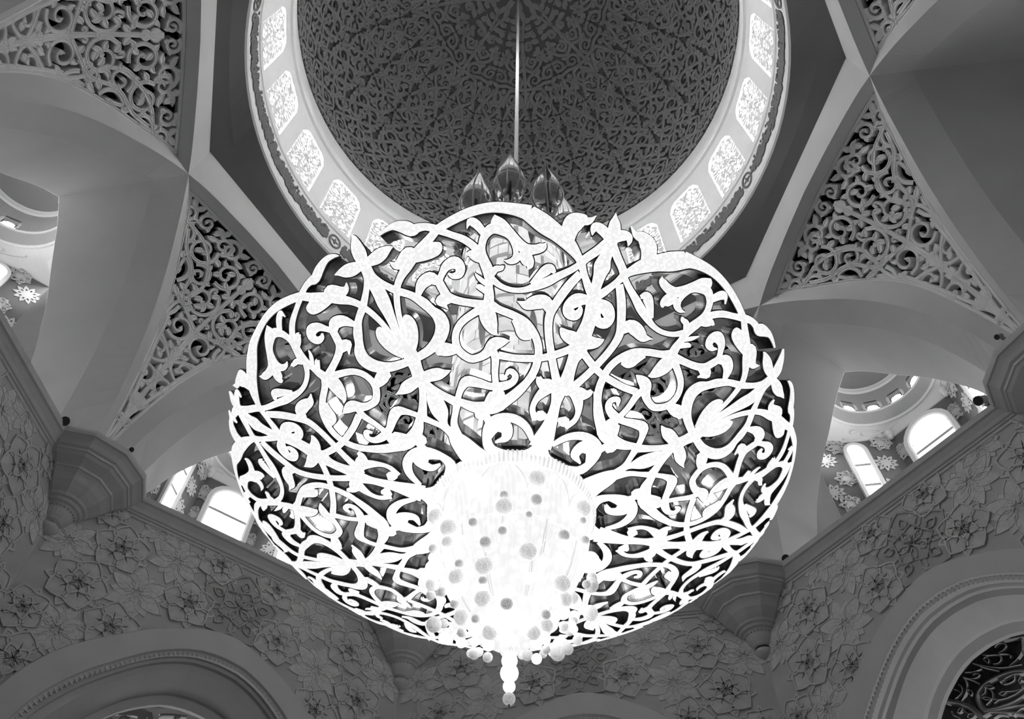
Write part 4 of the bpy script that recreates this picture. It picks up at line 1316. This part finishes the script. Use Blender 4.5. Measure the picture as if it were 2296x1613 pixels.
# ------------------------------------------------------------ spotlights on the cornice
SPOTS = [(155.33, 1.461, 1.905, 'black-faced round spotlight on the left cornice, the highest on that side'),
         (141.3, 1.478, 1.899, 'black-faced round spotlight beside the left corbel, next to the tall narrow chamber window'),
         (51.2, 1.467, 1.906, 'black-faced round spotlight right of the chandelier, beside the corbel of the far wall'),
         (20.1, 1.446, 1.925, 'grey-barrelled spotlight at the right end of the right-hand cornice, under a bright window'),
         (148.0, 1.362, 1.918, 'small black spotlight tucked behind the lip of the left corbel, below the carved screen tip'),
         (11.6, 1.352, 1.918, 'black spotlight half hidden on top of the far right corbel, at the screen tip')]
for a, r, z, lab in SPOTS:
    a = R(a)
    s = empty('spotlight', a, (r * K * math.cos(a), r * K * math.sin(a), Z0 + (z - .004) * K))
    tag(s, lab, 'spotlight', 'spotlights on the cornice')
    z_ = .004
    if r < 1.4:
        s.scale = (.55, .55, .55)
    d = np.array([-.75, 0, -.52]); d /= np.linalg.norm(d)
    b = MB(scale=False)
    p0, p1 = np.array([.10, 0, .26]), np.array([.10, 0, .26]) + d * .46
    n_ = np.cross(d, [0, 1, 0])
    for rad_, q0, q1 in ((.145, 0, .86), (.165, .80, 1.0)):
        pts = np.stack([p0 + (p1 - p0) * q for q in np.linspace(q0, q1, 3)])
        b.tube(pts, rad_, 16)
    b.build('barrel', HOUSEM, s)
    b = MB(scale=False)
    b.tube(np.stack([p1 - d * .03, p1 + d * .012]), .150, 16)
    b.build('lens', BLACKM, s)
    b = MB(scale=False)
    b.tube([(.12, 0, .0), (.12, 0, .22)], .035, 8)
    b.box((.12, 0, .015), .10, .10, .015)
    b.build('bracket', HOUSEM, s)

# ------------------------------------------------------------ what shows through the big arches
VINES = [[[-0.051,1.541,0.0063],[-0.018,1.527,0.0063],[0.03,1.508,0.0063],[0.065,1.491,0.0063]],[[0.017,1.538,0.0075],[0.029,1.533,0.0075],[0.038,1.522,0.0075],[0.057,1.51,0.0075]],[[-0.056,1.525,0.0028],[-0.043,1.528,0.0028],[-0.029,1.523,0.0028],[-0.027,1.512,0.0028],[-0.037,1.505,0.0028],[-0.054,1.505,0.0028]],[[-0.097,1.524,0.0028],[-0.076,1.511,0.0028],[-0.057,1.499,0.0028],[-0.057,1.486,0.0028],[-0.068,1.48,0.0028],[-0.083,1.485,0.0028]],[[-0.092,1.518,0.0028],[-0.064,1.505,0.0028],[-0.038,1.492,0.0028],[-0.028,1.481,0.0028],[-0.033,1.475,0.0028]],[[-0.101,1.512,0.0025],[-0.092,1.513,0.0025],[-0.089,1.502,0.0025],[-0.094,1.495,0.0025],[-0.099,1.505,0.0025],[-0.101,1.512,0.0025]],[[-0.134,1.518,0.0035],[-0.113,1.498,0.0035],[-0.086,1.476,0.0035],[-0.057,1.459,0.0035],[-0.015,1.444,0.0035]],[[-0.134,1.518,0.0035],[-0.108,1.488,0.0035],[-0.077,1.458,0.0035]],[[0.021,1.505,0.003],[0.007,1.478,0.003],[-0.019,1.463,0.003],[-0.048,1.457,0.003]],[[0.017,1.499,0.003],[0.005,1.472,0.003],[0.003,1.45,0.003]],[[-0.167,1.506,0.0028],[-0.144,1.495,0.0028],[-0.119,1.49,0.0028]],[[-0.15,1.487,0.0028],[-0.14,1.487,0.0028],[-0.133,1.479,0.0028],[-0.139,1.475,0.0028],[-0.153,1.478,0.0028],[-0.166,1.485,0.0028]],[[-0.179,1.498,0.0035],[-0.161,1.479,0.0035],[-0.143,1.454,0.0035]],[[-0.179,1.498,0.003],[-0.177,1.479,0.003],[-0.184,1.462,0.003],[-0.196,1.45,0.003],[-0.214,1.439,0.003]],[[-0.201,1.487,0.0028],[-0.196,1.474,0.0028],[-0.201,1.46,0.0028],[-0.216,1.455,0.0028],[-0.228,1.454,0.0028]],[[-0.219,1.48,0.0025],[-0.21,1.47,0.0025],[-0.207,1.46,0.0025]],[[-0.185,1.457,0.0025],[-0.178,1.454,0.0025],[-0.175,1.444,0.0025],[-0.182,1.439,0.0025],[-0.186,1.452,0.0025]],[[-0.018,1.426,0.0088],[-0.049,1.44,0.0088],[-0.092,1.448,0.0088],[-0.131,1.448,0.0088],[-0.157,1.439,0.0088],[-0.171,1.423,0.0088],[-0.172,1.4,0.0088],[-0.164,1.377,0.0088]],[[-0.022,1.42,0.005],[-0.048,1.431,0.005],[-0.072,1.433,0.005],[-0.088,1.43,0.005]],[[-0.091,1.432,0.0075],[-0.084,1.431,0.0075],[-0.075,1.43,0.0075]],[[-0.047,1.427,0.0023],[-0.055,1.416,0.0023],[-0.072,1.416,0.0023],[-0.085,1.42,0.0023]],[[-0.035,1.416,0.0028],[-0.045,1.409,0.0028],[-0.044,1.401,0.0028],[-0.035,1.407,0.0028]],[[-0.135,1.444,0.0023],[-0.118,1.435,0.0023],[-0.115,1.427,0.0023],[-0.129,1.433,0.0023],[-0.135,1.444,0.0023]],[[-0.134,1.442,0.0028],[-0.125,1.424,0.0028],[-0.127,1.408,0.0028],[-0.138,1.4,0.0028],[-0.156,1.395,0.0028]],[[-0.135,1.44,0.0025],[-0.142,1.427,0.0025],[-0.155,1.424,0.0025]],[[-0.158,1.42,0.0023],[-0.145,1.414,0.0023],[-0.134,1.403,0.0023],[-0.149,1.408,0.0023],[-0.157,1.418,0.0023]],[[-0.134,1.402,0.0028],[-0.107,1.387,0.0028],[-0.073,1.382,0.0028],[-0.046,1.384,0.0028]],[[-0.11,1.405,0.0025],[-0.097,1.405,0.0025],[-0.089,1.399,0.0025],[-0.102,1.396,0.0025],[-0.109,1.404,0.0025]],[[-0.091,1.402,0.0025],[-0.068,1.391,0.0025],[-0.042,1.385,0.0025]],[[-0.04,1.388,0.0088],[-0.046,1.39,0.0088]],[[-0.133,1.388,0.0025],[-0.12,1.39,0.0025],[-0.107,1.387,0.0025]],[[-0.256,1.46,0.0094],[-0.232,1.444,0.0094],[-0.206,1.418,0.0094],[-0.19,1.389,0.0094],[-0.182,1.362,0.0094]],[[-0.166,1.384,0.0063],[-0.133,1.374,0.0063],[-0.094,1.367,0.0063],[-0.067,1.367,0.0063],[-0.043,1.37,0.0063]],[[-0.17,1.382,0.005],[-0.136,1.37,0.005],[-0.088,1.355,0.005],[-0.058,1.344,0.005]],[[-0.179,1.373,0.0063],[-0.153,1.372,0.0063],[-0.125,1.355,0.0063],[-0.097,1.339,0.0063],[-0.073,1.319,0.0063]],[[-0.24,1.417,0.0023],[-0.229,1.423,0.0023],[-0.22,1.42,0.0023],[-0.232,1.413,0.0023],[-0.24,1.417,0.0023]],[[-0.221,1.422,0.0028],[-0.219,1.408,0.0028],[-0.21,1.396,0.0028],[-0.2,1.385,0.0028]],[[-0.254,1.428,0.003],[-0.255,1.418,0.003],[-0.246,1.406,0.003],[-0.243,1.393,0.003]],[[-0.22,1.391,0.0028],[-0.211,1.397,0.0028],[-0.2,1.392,0.0028],[-0.2,1.384,0.0028],[-0.216,1.383,0.0028]],[[-0.104,1.334,0.0038],[-0.093,1.338,0.0038],[-0.075,1.341,0.0038],[-0.062,1.338,0.0038]],[[-0.154,1.354,0.003],[-0.135,1.354,0.003],[-0.115,1.341,0.003]]]
hall = bpy.data.objects['wall_hall_far_right']
VB = mat('dark mosaic ground', 0.15, 0.5, var=0.35, scale=9)
VT = mat('pale vine inlay', 0.62, 0.5, var=0.05)
b = MB()
b.grid(np.array([[pt(0, s, 1.76, z) for s in np.linspace(-.74, .74, 9)] for z in np.linspace(.6, 1.839, 7)]))
panel = b.build('vine_panel', VB, hall)
def vmap(X, Y, H):
    return pt(0, X, 1.757 - H, Y)
rng = random.Random(2)
for st in VINES:
    b = MB()
    ribbons(b, [st], vmap, [(-1, 0), (-.7, .006), (0, .009), (.7, .006), (1, 0)], sub=4)
    b.build('vine', VT, panel)
for i in range(60):
    s = rng.uniform(-.7, .7); z = rng.uniform(.7, 1.8)
    if -.32 < s < .12 and 1.3 < z < 1.6:
        continue
    r = rng.uniform(.02, .05); a = rng.uniform(0, 6.28); sg = rng.choice((-1, 1))
    b = MB()
    ribbons(b, [[(s + r * (1 - q * .7) * math.cos(a + sg * q * 5), z + r * (1 - q * .7) * math.sin(a + sg * q * 5), .0024) for q in np.linspace(0, 1, 8)]], vmap, [(-1, 0), (0, .006), (1, 0)], sub=2)
    b.build('vine', VT, panel)
LW = mat('pale lamp metal', 0.55, 0.4, var=0.05)
def bay_frame(k):
    return wall_rot(k)
hl = empty('hall_lamp', bay_frame(2))
tag(hl, 'pale scrollwork hanging lamp half hidden under the left archway', 'lamp')
def hs(name, strokes, m=LW, d=1.90, par=hl, thick=.014):
    b = MB()
    ribbons(b, strokes, lambda X, Y, H: pt(0, X, d - H, Y), [(-1, -thick), (-1, 0), (-.5, .004), (0, .001), (.5, .004), (1, 0), (1, -thick)], sub=4)
    return b.build(name, m, par)
def lampxy(x, y):      # points measured on the lamp's own plane
    return x, y
hs('band', [[(-.170, 1.40, .0075), (-.163, 1.47, .0075), (-.156, 1.53, .0075), (-.146, 1.575, .007)], [(-.02, 1.36, .0075), (-.008, 1.44, .0075), (-.012, 1.52, .0075), (-.04, 1.572, .007)]])
hs('leaf', [[(-.138, 1.530, .001), (-.105, 1.555, .012), (-.065, 1.563, .014), (-.035, 1.568, .004)]])
hs('leaf', [[(-.045, 1.573, .004), (-.055, 1.54, .013), (-.04, 1.50, .015), (-.045, 1.46, .002)]])
hs('scroll', [[(-.105 + .02 * (1 - q * .7) * math.cos(7 * q), 1.515 + .02 * (1 - q * .7) * math.sin(7 * q), .004) for q in np.linspace(0, 1, 10)], [(-.075 + .018 * (1 - q * .7) * math.cos(2 - 7 * q), 1.49 + .018 * (1 - q * .7) * math.sin(2 - 7 * q), .004) for q in np.linspace(0, 1, 10)]])
hs('bud', [[(-.23, 1.47, .002), (-.20, 1.497, .013), (-.17, 1.505, .014), (-.13, 1.497, .010), (-.115, 1.48, .003)]])
hs('arm', [[(-.008, 1.575, .006), (.03, 1.59, .006), (.075, 1.602, .005)], [(.02, 1.50, .003), (.05, 1.55, .003), (.04, 1.585, .003)]])
b = MB()
b.tube([pt(0, -.09, 1.905, 1.555), pt(0, -.09, 1.905, 1.70), pt(0, -.09, 1.905, 1.839)], .004, 8)
b.build('stem', LW, hl)
hs('lit_tip', [[(-.312, 1.43, .001), (-.300, 1.452, .007), (-.286, 1.462, .003)], ], CRYST)
